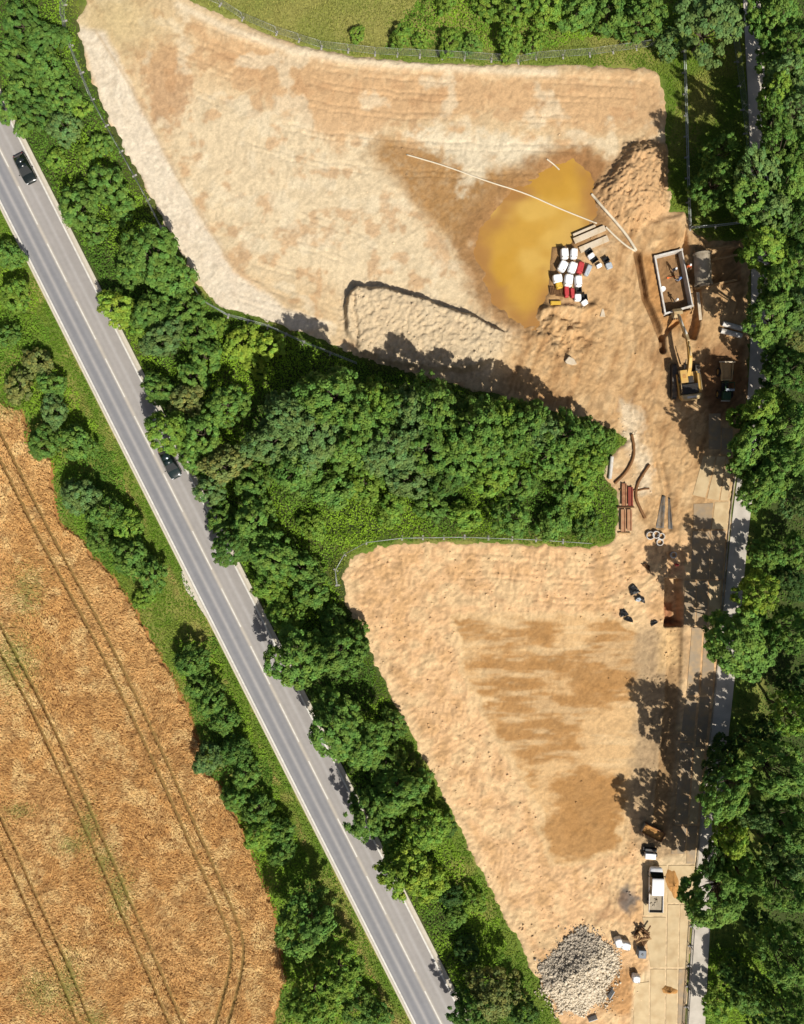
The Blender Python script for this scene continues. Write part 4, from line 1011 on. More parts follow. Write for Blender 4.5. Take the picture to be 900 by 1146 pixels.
def pipe(label, a, b, r, mt, group=None, z=None, name='pipe', th=0.05, wallmat=None):
    m = MB(); n = 20
    A = Vector(a); B = Vector(b); t = (B - A).normalized(); u = t.cross(Vector((0, 0, 1))).normalized(); w = u.cross(t)
    def ring(c, rr): return [c + (u * math.cos(2 * math.pi * k / n) + w * math.sin(2 * math.pi * k / n)) * rr for k in range(n)]
    m.loft([ring(A, r), ring(B, r), ring(B, r - th), ring(A, r - th), ring(A, r)], cap=False)
    return tag(m.build(name, M[mt], smooth=False), label, 'pipe', group)
pipe('upper of two white pipes lying near the dumper', gxy(809, 362, 0.45), gxy(831, 368, 0.45), 0.36, 'white_steel', 'white pipes by the footpath')
pipe('lower of two white pipes lying near the dumper', gxy(807, 370, 0.45), gxy(830, 376, 0.45), 0.36, 'white_steel', 'white pipes by the footpath')
pipe('lone white pipe lying at the right end of the copse', gxy(685, 511, 0.4), gxy(682.6, 536, 0.4), 0.26, 'white_steel')
t = thing('concrete_pipe', 'large grey concrete pipe lying beside the trench box', 'pipe', P(0, 0, 0))
A, B = gxy(785.5, 284, 1.0), gxy(787.5, 319, 1.0)
def pring(c, rr, n=28): 
    d_ = (B - A).normalized(); u = d_.cross(Vector((0, 0, 1))).normalized(); w = u.cross(d_)
    return [c + (u * math.cos(2 * math.pi * k / n) + w * math.sin(2 * math.pi * k / n)) * rr for k in range(n)]
t.location = (A + B) / 2 - Vector((0, 0, 1.0))
def loc_(v): return [p - t.location for p in v]
m = MB(); m.loft([loc_(pring(A, 1.12)), loc_(pring(B, 1.12)), loc_(pring(B, 0.98)), loc_(pring(A, 0.98)), loc_(pring(A, 1.12))], cap=False); m.build('barrel', M['concrete'], t, smooth=False)
for f_ in (0.02, 0.98):
    c_ = A.lerp(B, f_); e_ = (B - A).normalized() * 0.14
    m = MB(); m.loft([loc_(pring(c_ - e_, 1.16)), loc_(pring(c_ - e_, 1.22)), loc_(pring(c_ + e_, 1.22)), loc_(pring(c_ + e_, 1.16)), loc_(pring(c_ - e_, 1.16))], cap=False); m.build('collar', M['concrete'], t)

# ------------------------------------------------------------------ trench box with floor, beams round it
t = thing('trench_box', 'pale steel trench box sunk in the soil with workers inside', 'trench box', P(753, 315, -0.9), 0)
L0 = t.location.copy()
cor = [gxy(a, b, 0.5) for a, b in ((733, 287), (763, 279.5), (775, 342), (744.5, 351))]
for i in range(4):
    a, b = cor[i], cor[(i + 1) % 4]
    d_ = (b - a).normalized(); nn = Vector((d_.y, -d_.x, 0))
    w_ = 0.24 if i in (0, 2, 3) else 0.16
    m = MB(); m.box((a + b) / 2 - L0 + Vector((0, 0, -.75)), ((b - a).length - .1, w_ * 0.6, 1.5), rz=math.atan2(d_.y, d_.x)); w = m.build('wall_panel', M['white_steel'], t)
    m = MB(); m.box((a + b) / 2 - L0 + Vector((0, 0, 0.06)), ((b - a).length + .2, w_, 0.14), rz=math.atan2(d_.y, d_.x) ); m.build('rim', M['white_steel'], w, bevel=0.02)
for c_ in cor:
    m = MB(); m.box(c_ - L0 + Vector((0, 0, -.7)), (0.28, 0.28, 1.75)); m.build('corner_post', M['white_steel'], t, bevel=0.02)
def beam(label, a, b, z, w, h, mt, name='beam', cat='beam', group=None):
    A, B = gxy(*a, z), gxy(*b, z)
    o = thing(name, label, cat, (A + B) / 2) if False else None
    m = MB(); c_ = (A + B) / 2; m.bar(A - c_, B - c_, w, h)
    o = m.build(name, M[mt], bevel=0.015); o.location = c_
    return tag(o, label, cat, group)
G_BEAM = 'timber beams bridging the pit'
beam('upper long timber beam above the concrete pipe', (777, 282), (818, 274.5), 0.35, 0.28, 0.3, 'timber', group=G_BEAM)
beam('timber beam crossing the dark pit right of the pipe', (796, 291), (826, 285), 0.25, 0.24, 0.25, 'timber', group=G_BEAM)
beam('lower timber beam along the bottom of the dark pit', (778, 323), (825, 313), 0.3, 0.26, 0.3, 'timber', group=G_BEAM)
beam('pale upright-laid plank right of the trench gap', (781, 327), (784, 358), 0.25, 0.4, 0.2, 'slab', group=G_BEAM)
beam('pale block on the lower end of the concrete pipe', (783, 318.5), (793, 317), 0.62, 0.5, 0.9, 'slab', 'concrete_block', 'block')
bm_ = MB(); bm_.tube([(0, 0, 0), (0, 0, .78)], [0.36, 0.33], 16); bm_.torus((0, 0, .78), .33, .03, 16, 5)
o = bm_.build('barrel', M['helmet_white'], smooth=False); o.location = gxy(742.5, 323, -0.1); o.location.z = -0.9; tag(o, 'round white barrel by the left wall of the trench box', 'barrel')

# ------------------------------------------------------------------ slabs, bags and clutter by the pond
def slab(label, c, ln, w, ang, z, h, mt='slab', name='concrete_slab', cat='slab', group='pale slabs by the pond'):
    g = gxy(*c, z + h); m = MB(); m.box((0, 0, h / 2), (ln, w, h)); o = m.build(name, M[mt], bevel=0.02)
    o.location = (g.x, g.y, z); o.rotation_euler = (0, 0, R(ang)); return tag(o, label, cat, group)
slab('upper pale slab beside the pond rim', (660, 262), 4.7, 0.78, 23, 0.16, 0.35)
slab('lower pale slab beside the white bags', (665, 273), 4.3, 0.85, 23, 0.14, 0.32)
slab('narrow pale slab nearest the muddy water', (654, 257.5), 3.4, 0.32, 23, 0.12, 0.22)
def bag_meshes():
    out = []
    for sd_ in range(3):
        rg = random.Random(sd_); rings = []
        n = 20
        for z, k in ((0.0, .86), (0.1, .98), (0.45, 1.03), (0.8, 1.0), (0.95, .92), (1.02, .72), (1.0, .4), (0.97, .1)):
            ring = []
            for i in range(n):
                a = 2 * math.pi * i / n; c_, s_ = math.cos(a), math.sin(a)
                e = 0.42
                x = math.copysign(abs(c_) ** e, c_); y = math.copysign(abs(s_) ** e, s_)
                j = 1 + rg.uniform(-.025, .025)
                ring.append((x * .5 * k * j, y * .5 * k * j, z + rg.uniform(-.02, .02) + (0.03 * rg.random() if z > .9 else 0)))
            rings.append(ring)
        m = MB(); m.loft(rings); bd = m.mesh('body', smooth=True)
        lps = []
        for sx in (-1, 1):
            for sy in (-1, 1):
                x, y = sx * .4, sy * .4
                m = MB(); m.tube([(x, y, .9), (x * .95, y * .95, 1.12), (x * .75, y * .95, 1.16), (x * .55, y * .95, 1.0)], 0.03, 5)
                lps.append(m.mesh('lifting_loop', smooth=True))
        out.append((bd, lps))
    return out
BAGS = bag_meshes(); bag_i = 0
def bag(label, c, sx, sy, sz, ang, mt='bag', group='bulk bags stacked by the pond', loops=True):
    global bag_i
    g = at(*c, sz * 0.95)
    t = thing('bulk_bag', label, 'bag', g, R(ang), group); t.scale = (sx, sy, sz)
    bd, lp = BAGS[bag_i % 3]; bag_i += 1
    o = link('body', bd, None, t)
    if not bd.materials: bd.materials.append(M['bag'])
    o.material_slots[0].link = 'OBJECT'; o.material_slots[0].material = M[mt]
    if loops:
        for l1_ in lp:
            l_ = link('lifting_loop', l1_, None, t)
            if not l1_.materials: l1_.materials.append(M['bag'])
            l_.material_slots[0].link = 'OBJECT'; l_.material_slots[0].material = M['hose_pale' if mt == 'bag' else mt]
    return t
bag('white bulk bag at the top left of the bag stack', (632.5, 283), 1.05, 1.5, 1.1, 4)
bag('white bulk bag at the top right touching the slab', (643, 283), 0.95, 1.45, 1.05, -3)
bag('tilted white bulk bag in the second row, nearest the water', (630.5, 297), 1.15, 1.5, 1.1, -28)
bag('white bulk bag in the second row left of the red bag', (641.5, 298.5), 1.1, 1.5, 1.1, -18)
bag('long red bag in the second row beside white bags', (650, 299), 0.85, 1.7, 0.8, -14, 'bag_red')
bag('pale grey bag set apart right of the long red bag', (658.5, 302), 0.7, 1.6, 0.7, -24, 'bag_grey')
bag('rounded white bulk bag at the left of the third row', (624.5, 311), 1.3, 1.15, 1.0, 10)
bag('large white bulk bag in the middle of the third row', (637, 313), 1.15, 1.75, 1.15, -8)
bag('white bulk bag at the right of the third row', (648, 314), 0.95, 1.6, 1.1, 2)
bag('small red bag in the bottom row beside the pallets', (634.5, 326), 0.65, 1.6, 0.7, 2, 'bag_red')
bag('narrow red bag in the bottom row left of a white bag', (641, 327.5), 0.55, 1.4, 0.65, 4, 'bag_red')
bag('white bulk bag in the bottom row below the dark crate', (647, 332.5), 0.95, 1.0, 0.8, 0)
bag('small white bag at the bottom right of the stack', (654.5, 338.5), 0.9, 0.75, 0.6, 35)
bag('crumpled yellow bag below the rounded white bag', (626, 319), 0.95, 0.9, 0.75, 15, 'yellow')
bag('white bag between two black tubs above the red bag', (662, 286), 0.95, 0.7, 0.7, 35)
bag('pale grey bag right of the black and white group', (682, 297), 0.9, 0.9, 0.5, 20, 'bag_grey')
bag('small white bag left of the outermost grey bag', (671, 297), 0.8, 0.55, 0.5, 30)
def tub(label, c, sx, sy, h, ang, mt='black', name='tub', group='black tubs by the pond'):
    g = at(*c, h); t = thing(name, label, name.replace('_', ' '), g, R(ang), group)
    m = MB(); w = 0.05
    m.box((0, 0, .03), (sx, sy, .06))
    for s_ in (-1, 1): m.box((s_ * (sx / 2 - w / 2), 0, h / 2), (w, sy, h)); m.box((0, s_ * (sy / 2 - w / 2), h / 2 ), (sx - 2 * w - .004, w, h - .004))
    m.build('shell', M[mt], t)
    m = MB()
    for s_ in (-1, 1): m.box((s_ * (sx / 2 + .015), 0, h), (.07, sy + .1, .06)); m.box((0, s_ * (sy / 2 + .015), h), (sx - .04, .07, .056))
    m.build('rim', M[mt], t)
    return t
tub('black tub at the upper end of the small white bag', (659.5, 281.5), 0.85, 0.6, 0.45, 35)
tub('black tub at the lower end of the small white bag', (665.5, 290.5), 0.85, 0.6, 0.45, 35)
tub('lone black tub farthest right of the bag stack', (678.5, 290.5), 0.75, 0.6, 0.45, 30)
tub('dark crate squeezed between white bags in the bottom row', (648, 324), 0.7, 0.7, 0.6, 5, 'dark_steel', 'crate', None)
tub('black tub at the bottom right of the bag stack', (653.5, 333), 0.9, 0.8, 0.6, 10)
def pallet(label, c, ang, group='wooden pallets by the bags', dz=0.0):
    g = at(*c, 0.15); t = thing('pallet', label, 'pallet', (g.x, g.y, g.z + dz), R(ang), group)
    for i in range(5):
        m = MB(); m.box((-.45 + .225 * i, 0, .13), (.14, 1.2, .025)); m.build('slat', M['timber_dark'], t)
    for i in range(3):
        m = MB(); m.box((0, -.5 + .5 * i, .06), (1.0, .1, .11)); m.build('bearer', M['timber_dark'], t)
    return t
pallet('brown wooden pallet at the bottom left of the bags', (620, 325), 8)
pallet('brown wooden pallet left of the small red bag', (627, 327), -6)
m = MB(); m.box((0, 0, .2), (1.45, .55, .4)); m.box((0, 0, .42), (1.3, .42, .05)); o = m.build('toolbox', M['yellow'], bevel=.04); o.location = at(622, 339, .3); tag(o, 'flat yellow box on the bank below the pallets', 'box')
m = MB(); m.prism([(-.35, -.4), (.4, -.45), (.2, .55), (-.05, .75)], 0, .16); o = m.build('stone_block', M['slab'], bevel=.03); o.location = at(674.5, 351, .15); tag(o, 'pale pointed stone lying alone below the bags', 'stone')
m = MB(); m.prism([(-.75, -.05), (-.2, .65), (.5, .3), (.95, -.45), (.3, -.6), (-.5, -.35)], -.1, .45); o = m.build('boulder', M['slab'], bevel=.08); o.location = at(638, 404, .4); tag(o, 'pale angular boulder on the brown bank', 'boulder')

# ------------------------------------------------------------------ rusty sheet piles on bearers, membrane strips
G_P = 'rusty sheet piles beside the copse'
def pile(label, x, y0, y1, mt, z):
    a, b = gxy(x, y0, z), gxy(x, y1, z); c_ = (a + b) / 2; L_ = (b - a).length; t = thing('sheet_pile', label, 'sheet pile', c_, 0, G_P)
    m = MB()
    prof = [(-.36, .0), (-.34, .16), (-.2, .16), (-.12, .02), (.12, .02), (.2, .16), (.34, .16), (.36, .0), (.33, .0), (.315, .13), (.215, .13), (.135, -.01), (-.135, -.01), (-.215, .13), (-.315, .13), (-.33, .0)]
    m.loft([[(p, -L_ / 2, q_) for p, q_ in prof], [(p, L_ / 2, q_) for p, q_ in prof]]); m.build('web', M[mt], t)
    return t
pile('red rusty sheet pile, upper left of the four', 698.5, 541, 566, 'rust', 0.42)
pile('red rusty sheet pile, upper right of the four', 705.5, 545, 566, 'rust_red', 0.42)
pile('pale rusty sheet pile, lower left of the four', 697.5, 570, 595, 'rust_pale', 0.40)
pile('pale rusty sheet pile, lower right of the four', 704.5, 570, 594, 'rust_pale', 0.40)
for lab, a, b in (('top timber bearer under the red sheet piles', (693, 548), (711, 549)), ('middle timber bearer between the sheet piles', (691, 568), (710, 567.5)), ('bottom timber bearer under the pale sheet piles', (692, 596.5), (706, 597))):
    beam(lab, a, b, 0.27, 0.2, 0.22, 'timber_dark' if 'bottom' not in lab else 'timber', 'bearer', 'timber', 'bearers under the sheet piles')
def sheet(name, label, cat, pts, mt, amp=0.06, group=None, n=16):
    """a limp sheet lying over the ground between four corner pixels"""
    V = []; F = []
    for i in range(n + 1):
        for j in range(7):
            u, v = i / n, j / 6
            x = (pts[0][0] * (1 - v) + pts[1][0] * v) * (1 - u) + (pts[3][0] * (1 - v) + pts[2][0] * v) * u
            y = (pts[0][1] * (1 - v) + pts[1][1] * v) * (1 - u) + (pts[3][1] * (1 - v) + pts[2][1] * v) * u
            z = hs(x, y) + 0.05 + amp * (0.5 + 0.5 * math.sin(7 * u + 3 * v) * math.cos(5 * v + 9 * u))
            V.append(P(x, y, z))
    for i in range(n):
        for j in range(6): F.append((i * 7 + j, i * 7 + j + 1, (i + 1) * 7 + j + 1, (i + 1) * 7 + j))
    m = MB(); m.add(V, F); o = m.build(name, M[mt], smooth=True)
    md = o.modifiers.new('thick', 'SOLIDIFY'); md.thickness = 0.02
    return tag(o, label, cat, group)
sheet('membrane_strip', 'wider grey membrane strip lying in the wheel rut', 'membrane', [(741, 554), (745, 555), (743, 591), (734, 591)], 'membrane', group='grey membrane strips')
sheet('membrane_strip', 'narrow grey membrane strip right of the wider one', 'membrane', [(748, 557), (750, 557), (753, 592), (748, 592)], 'membrane', group='grey membrane strips')

# ------------------------------------------------------------------ coils, cans, black scraps
def coil(label, c, Rr, n=4, mt='white_steel'):
    g = at(*c, .2); t = thing('pipe_coil', label, 'pipe coil', g, 0, 'coils of white pipe'); rg = random.Random(int(c[0]))
    for i in range(n):
        m = MB(); m.torus((rg.uniform(-.05, .05), rg.uniform(-.05, .05), .07 + .11 * i), Rr * (1 - .06 * (i % 2)), .06, 22, 6); m.build('loop', M[mt], t, smooth=True)
coil('white pipe coil at the left of the heaped coils', (727.5, 599), .55)
coil('white pipe coil in the middle of the heaped coils', (734, 598), .48, 5)
coil('white pipe coil at the right of the heaped coils', (740, 600), .45, 4)
coil('white pipe coil at the lower end of the heap', (738.5, 607), .45, 3)
coil('lone white pipe coil at the rim of the shaded pit', (754, 621), .42, 4)
m = MB(); m.box((0, 0, .25), (.45, .32, .5)); m.tube([(-.12, 0, .5), (-.12, 0, .6), (.12, 0, .6), (.12, 0, .5)], .03, 6); o = m.build('fuel_can', M['bag_red'], bevel=.04); o.location = at(758, 632, .4); tag(o, 'small red can standing in the shaded pit', 'can')
def scrap(label, c, s, ang, mt='black'):
    rg = random.Random(int(c[0] * 7 + c[1])); V = []; F = []; n = 6
    for i in range(n + 1):
        for j in range(n + 1):
            u, v = i / n - .5, j / n - .5
            V.append((u * s[0] * (1 - .5 * (v + .5)), v * s[1] , .12 + .30 * abs(math.sin(3 * u + 4 * v + c[0])) * rg.uniform(.4, 1)))
    for i in range(n):
        for j in range(n): F.append((i * 7 + j, i * 7 + j + 1, (i + 1) * 7 + j + 1, (i + 1) * 7 + j))
    m = MB(); m.add(V, F); o = m.build('plastic_scrap', M[mt]); o.location = at(*c, .2); o.rotation_euler = (0, 0, R(ang))
    md = o.modifiers.new('thick', 'SOLIDIFY'); md.thickness = .02
    return tag(o, label, 'plastic scrap', 'black plastic scraps on the lower plot')
scrap('black plastic scrap, upper left of the scraps on the soil', (709.5, 660), (1.5, 1.2), 20)
scrap('black plastic scrap lying over a small grey stone', (717, 670), (1.7, .7), -25)
scrap('black plastic scrap, left of the lower pair', (698, 686), (1.3, .9), 15)
scrap('black plastic scrap, right of the lower pair', (704, 693), (1.4, .6), -15)
scrap('black plastic scrap nearest the deep pit', (732, 697), (1.2, .5), 35)
scrap('brown-black scrap at the shadow edge above the others', (724, 634), (1.4, .6), -40, 'timber_dark')
m = MB(); m.prism([(-.4, -.2), (.1, -.32), (.45, .0), (.2, .3), (-.3, .22)], 0, .3); o = m.build('stone_block', M['bag_grey'], bevel=.05); o.location = at(714.5, 671, .3); tag(o, 'small grey stone beside the black scraps', 'stone')

# ------------------------------------------------------------------ skip, generator, boards, tank, timber
t = thing('open_skip', 'brown open steel skip tilted at the end of the trench', 'skip', at(731, 932, .8), R(-28)); Lx, Ly, Hh = 3.1, 1.35, .9
m = MB(); m.box((0, 0, .05), (Lx, Ly, .1)); m.build('floor', M['rust'], t)
for s_ in (-1, 1):
    m = MB(); m.box((0, s_ * Ly / 2, Hh / 2), (Lx, .07, Hh)); m.build('side', M['rust'], t)
    m = MB(); m.box((s_ * Lx / 2, 0, Hh / 2), (.07, Ly - .074, Hh - .005)); m.build('end', M['concrete' if s_ < 0 else 'rust'], t)
m = MB(); rg = random.Random(2)
V = [(-Lx / 2 + .04 + (Lx - .08) * i / 10, -Ly / 2 + .04 + (Ly - .08) * j / 5, .62 + rg.uniform(-.08, .12)) for i in range(11) for j in range(6)]
m.add(V, [(i * 6 + j, (i + 1) * 6 + j, (i + 1) * 6 + j + 1, i * 6 + j + 1) for i in range(10) for j in range(5)]); m.build('soil_load', M['soil_load'] if 'soil_load' in M else M['sand'], t, smooth=True)
t = thing('generator', 'white towable generator with dark frame in front of the pickup', 'generator', at(728, 956, .7), R(-4))
m = MB(); m.box((0, -.25, .62), (1.5, .8, .75)); m.build('housing', M['car_white'], t, bevel=.06)
m = MB(); m.box((0, .55, .42), (1.9, .6, .12)); m.bar((0, .8, .4), (0, 1.3, .4), .1, .1); m.build('frame', M['dark_steel'], t)
m = MB(); m.box((0, .55, .62), (1.5, .35, .28)); m.build('engine', M['dark_steel'], t, bevel=.03)
for s_ in (-1, 1):
    m = MB(); m.tube([(s_ * .95 - .09, -.2, .3), (s_ * .95 + .09, -.2, .3)], .3, 14); m.build('wheel', M['rubber'], t)
t = thing('water_tank', 'grey square plastic tank standing by the timber heap', 'tank', at(719, 1068, 1.0), R(-4))
m = MB(); m.box((0, 0, .62), (1.1, 1.15, 1.0)); m.build('body', M['tank'], t, bevel=.07)
m = MB(); m.tube([(0, 0, 1.12), (0, 0, 1.2)], .14, 12); m.build('cap', M['black'], t)
m = MB()
for i in range(4): m.box((-.5 + .333 * i, 0, .06), (.2, 1.3, .12))
m.build('base', M['slab'], t)
bag('white bulk bag nearest the stone heap', (693, 1056), 1.0, 1.25, 1.05, 12, group='bulk bags by the stone heap')
bag('white bulk bag between the timber heap and its neighbour bag', (701, 1059.5), 1.35, 1.05, 1.0, -12, group='bulk bags by the stone heap')
bag('lone white bulk bag below the grey tank', (712.5, 1096), 1.05, 1.0, 1.0, -6, group='bulk bags by the stone heap')
t = thing('timber_heap', 'dark heap of timber offcuts above the grey tank', 'timber heap', at(717, 1047, .4)); rg = random.Random(6)
for i in range(22):
    m = MB(); m.box((0, 0, 0), (rg.uniform(.8, 2.0), rg.uniform(.1, .28), rg.uniform(.05, .14))); o = m.build('offcut', M['timber_dark' if i % 3 else 'timber'], t)
    o.location = (rg.uniform(-.9, .9), rg.uniform(-.9, .9), .1 + .045 * i); o.rotation_euler = (rg.uniform(-.2, .2), rg.uniform(-.2, .2), rg.uniform(0, 3.1))
m = MB(); m.tube([(-.5, .3, .5), (-.1, .5, 1.0), (.3, .2, 1.0), (.4, -.3, .5)], .1, 6); m.build('root', M['timber_dark'], t)
def board(label, c, ang, lean, s=(1.3, .1, .7)):
    g = at(*c, .3); t = MB(); t.box((0, 0, s[2] / 2), s); o = t.build('board', M['bag_grey'], bevel=.01); o.location = g; o.rotation_euler = (R(lean), 0, R(ang)); tag(o, label, 'board', 'boards stuck into the stone heap'); return o
board('grey board leaning on the right flank of the stone heap', (683, 1112), 58, 20)
board('grey board leaning at the foot of the stone heap', (663, 1139), 18, 20)

# ------------------------------------------------------------------ sand piles
def sandpile(label, c, rx, ry, h, ang, seed):
    n, k = 40, 9; rg = np.random.default_rng(seed); V = []; F = []
    ph = rg.uniform(0, 6, 4)
    for j in range(k + 1):
        f_ = j / k
        for i in range(n):
            a = 2 * math.pi * i / n
            rr_ = f_ * (1 + .12 * math.sin(2 * a + ph[0]) + .10 * math.sin(3 * a + ph[1]) + .06 * math.sin(7 * a + ph[2]))
            V.append((rx * rr_ * math.cos(a), ry * rr_ * math.sin(a), h * (1 - f_) ** 1.1 * (1 + .15 * rg.normal()) - (.05 if j == k else 0)))
    for j in range(k):
        for i in range(n): F.append((j * n + i, j * n + (i + 1) % n, (j + 1) * n + (i + 1) % n, (j + 1) * n + i))
    m = MB(); m.add(V, F); o = m.build('sand_pile', M['sand'], smooth=True); g = P(*c, .12); o.location = (g.x, g.y, .16); o.rotation_euler = (0, 0, R(ang)); return tag(o, label, 'sand pile', 'orange sand piles on the plates')
sandpile('long orange sand pile beside the white pickup', (753, 988), .9, 2.1, .7, 8, 1)
sandpile('small orange sand pile on the plates by the dark fence', (749, 1108), 1.05, .62, .55, -10, 2)

# ------------------------------------------------------------------ crushed stone heap: stones too small to pick apart
rgn = np.random.default_rng(12); N = 28000
x = rgn.uniform(598, 696, N); y = rgn.uniform(1034, 1138, N)
d = sdf(GRAVEL, x, y); d = d + 18 * (fbm(x * .06, y * .06, 321, 3) - .5); ok = d < rgn.exponential(1.8, N) * np.where(rgn.uniform(0, 1, N) < .15, 3, 1) - .5
x, y, d = x[ok], y[ok], d[ok]; n = len(x)
z = soil_h(x, y); s_ = np.clip(rgn.exponential(.026, n) + .036, .03, .18) * (1 + .5 * (rgn.uniform(0, 1, n) < .12))
cube = np.array([(-1, -1, -1), (1, -1, -1), (1, 1, -1), (-1, 1, -1), (-1, -1, 1), (1, -1, 1), (1, 1, 1), (-1, 1, 1)], float)
cf = np.array([(0, 3, 2, 1), (4, 5, 6, 7), (0, 1, 5, 4), (1, 2, 6, 5), (2, 3, 7, 6), (3, 0, 4, 7)])
ax_, bx_, cx_ = norm(rgn.normal(0, 1, (n, 3))), None, None
bx_ = norm(np.cross(ax_, rgn.normal(0, 1, (n, 3)))); cx_ = np.cross(ax_, bx_)
cc = cube[None] * rgn.uniform(.5, 1.1, (n, 8, 3)) * s_[:, None, None]
V = cc[:, :, 0:1] * ax_[:, None] + cc[:, :, 1:2] * bx_[:, None] + cc[:, :, 2:3] * cx_[:, None] + np.stack([(x - 450) / PPM, (573 - y) / PPM, z + s_ * .35], 1)[:, None]
F = (cf[None] + 8 * np.arange(n)[:, None, None]).reshape(-1, 4)
gm = sstep(-8, 10, (1084 - y) * .8 - (x - 640) * .55 + (fbm(x * .08, y * .08, 301, 3) - .5) * 50)
sc = np.tile(np.array(C(240, 224, 196)), (n, 1)); sc = blend(sc, C(186, 174, 156), gm * .8); sc = sc * rgn.uniform(.8, 1.18, n)[:, None]
tag(link('crushed_stone', mesh_np('crushed_stone', V.reshape(-1, 3), F, np.repeat(sc, 8, 0)), M['stone']), 'heap of pale crushed stone at the bottom of the lower plot', 'stone heap', kind='stuff')

# ------------------------------------------------------------------ loose stones and clods strewn over the site
N = 26000
x = rgn.uniform(370, 800, N); y = rgn.uniform(60, 1140, N)
RUB = [(694, 448), (712, 460), (716, 490), (732, 520), (734, 556), (712, 560), (704, 530), (700, 505), (690, 470)]
den = 0.03 + 0.9 * sstep(4, -4, sdf(RUB, x, y)) + 0.7 * sstep(6, -6, sdf(SPOIL, x, y)) + 0.5 * sstep(6, -4, sdf(BENCH, x, y)) + 0.45 * sstep(600, 640, y) * sstep(-6, 8, sdf(INNER, x, y)) + 0.5 * np.exp(-((x - 628) / 36) ** 2 - ((y - 372) / 34) ** 2) + 0.4 * sstep(10, -10, sdf([(704, 740), (740, 740), (735, 940), (708, 960)], x, y))
den = den * sstep(0.35, 0.6, fbm(x * .05, y * .05, 311, 3)) * 1.3
ok = (rgn.uniform(0, 1, N) < den) & (sdf(SITE, x, y) < -4) & (sdf(POND, x, y) > 8) & (sdf(BOXP, x, y) > 4) & (sdf(GRAVEL, x, y) > 4)
ok &= ~((x > 718) & (y > 960)) & ~((x > 764) & (y > 500))
x, y = x[ok], y[ok]; n = len(x)
z = soil_h(x, y); s_ = np.clip(rgn.exponential(.025, n) + .03, .03, .13)
ax_ = norm(rgn.normal(0, 1, (n, 3))); bx_ = norm(np.cross(ax_, rgn.normal(0, 1, (n, 3)))); cx_ = np.cross(ax_, bx_)
cc = cube[None] * rgn.uniform(.5, 1.1, (n, 8, 3)) * s_[:, None, None]
V = cc[:, :, 0:1] * ax_[:, None] + cc[:, :, 1:2] * bx_[:, None] + cc[:, :, 2:3] * cx_[:, None] + np.stack([(x - 450) / PPM, (573 - y) / PPM, z + s_ * .2], 1)[:, None]
F = (cf[None] + 8 * np.arange(n)[:, None, None]).reshape(-1, 4)
sc = soil_colour(x, y); sc = blend(sc, C(240, 222, 190), sstep(4, -4, sdf(RUB, x, y)) * .8); sc = np.clip(sc * rgn.uniform(.95, 1.3, n)[:, None], 0, .8)
tag(link('loose_clods', mesh_np('loose_clods', V.reshape(-1, 3), F, np.repeat(sc, 8, 0)), M['stone']), 'loose clods and stones strewn over the bare soil', 'clods', kind='stuff')
# ================================================================== vehicles
def wheel(parent, c, r, w, rim='galv'):
    m = MB(); n = 20
    def ring(x, rr): return [(x, rr * math.cos(2 * math.pi * k / n), rr * math.sin(2 * math.pi * k / n)) for k in range(n)]
    m.loft([ring(-w / 2, r * .6), ring(-w / 2, r * .92), ring(-w * .35, r), ring(w * .35, r), ring(w / 2, r * .92), ring(w / 2, r * .6)], cap=False)
    wo = m.build('wheel', M['rubber'], parent, smooth=False); wo.location = c
    m = MB(); m.loft([ring(-w * .42, r * .6), ring(-w * .3, r * .2), ring(w * .3, r * .2), ring(w * .42, r * .6)]); m.build('rim', M[rim], wo)
    return wo
def sec(y, w, z0, z1, tuck=.88, top=.86):
    """one rounded cross section of a car body at station y"""
    return [(-w * tuck, y, z0), (w * tuck, y, z0), (w, y, z0 + (z1 - z0) * .3), (w, y, z0 + (z1 - z0) * .68), (w * .965, y, z0 + (z1 - z0) * .88), (w * top, y, z1 - .01), (w * .4, y, z1 + .012),
            (-w * .4, y, z1 + .012), (-w * top, y, z1 - .01), (-w * .965, y, z0 + (z1 - z0) * .88), (-w, y, z0 + (z1 - z0) * .68), (-w, y, z0 + (z1 - z0) * .3)]
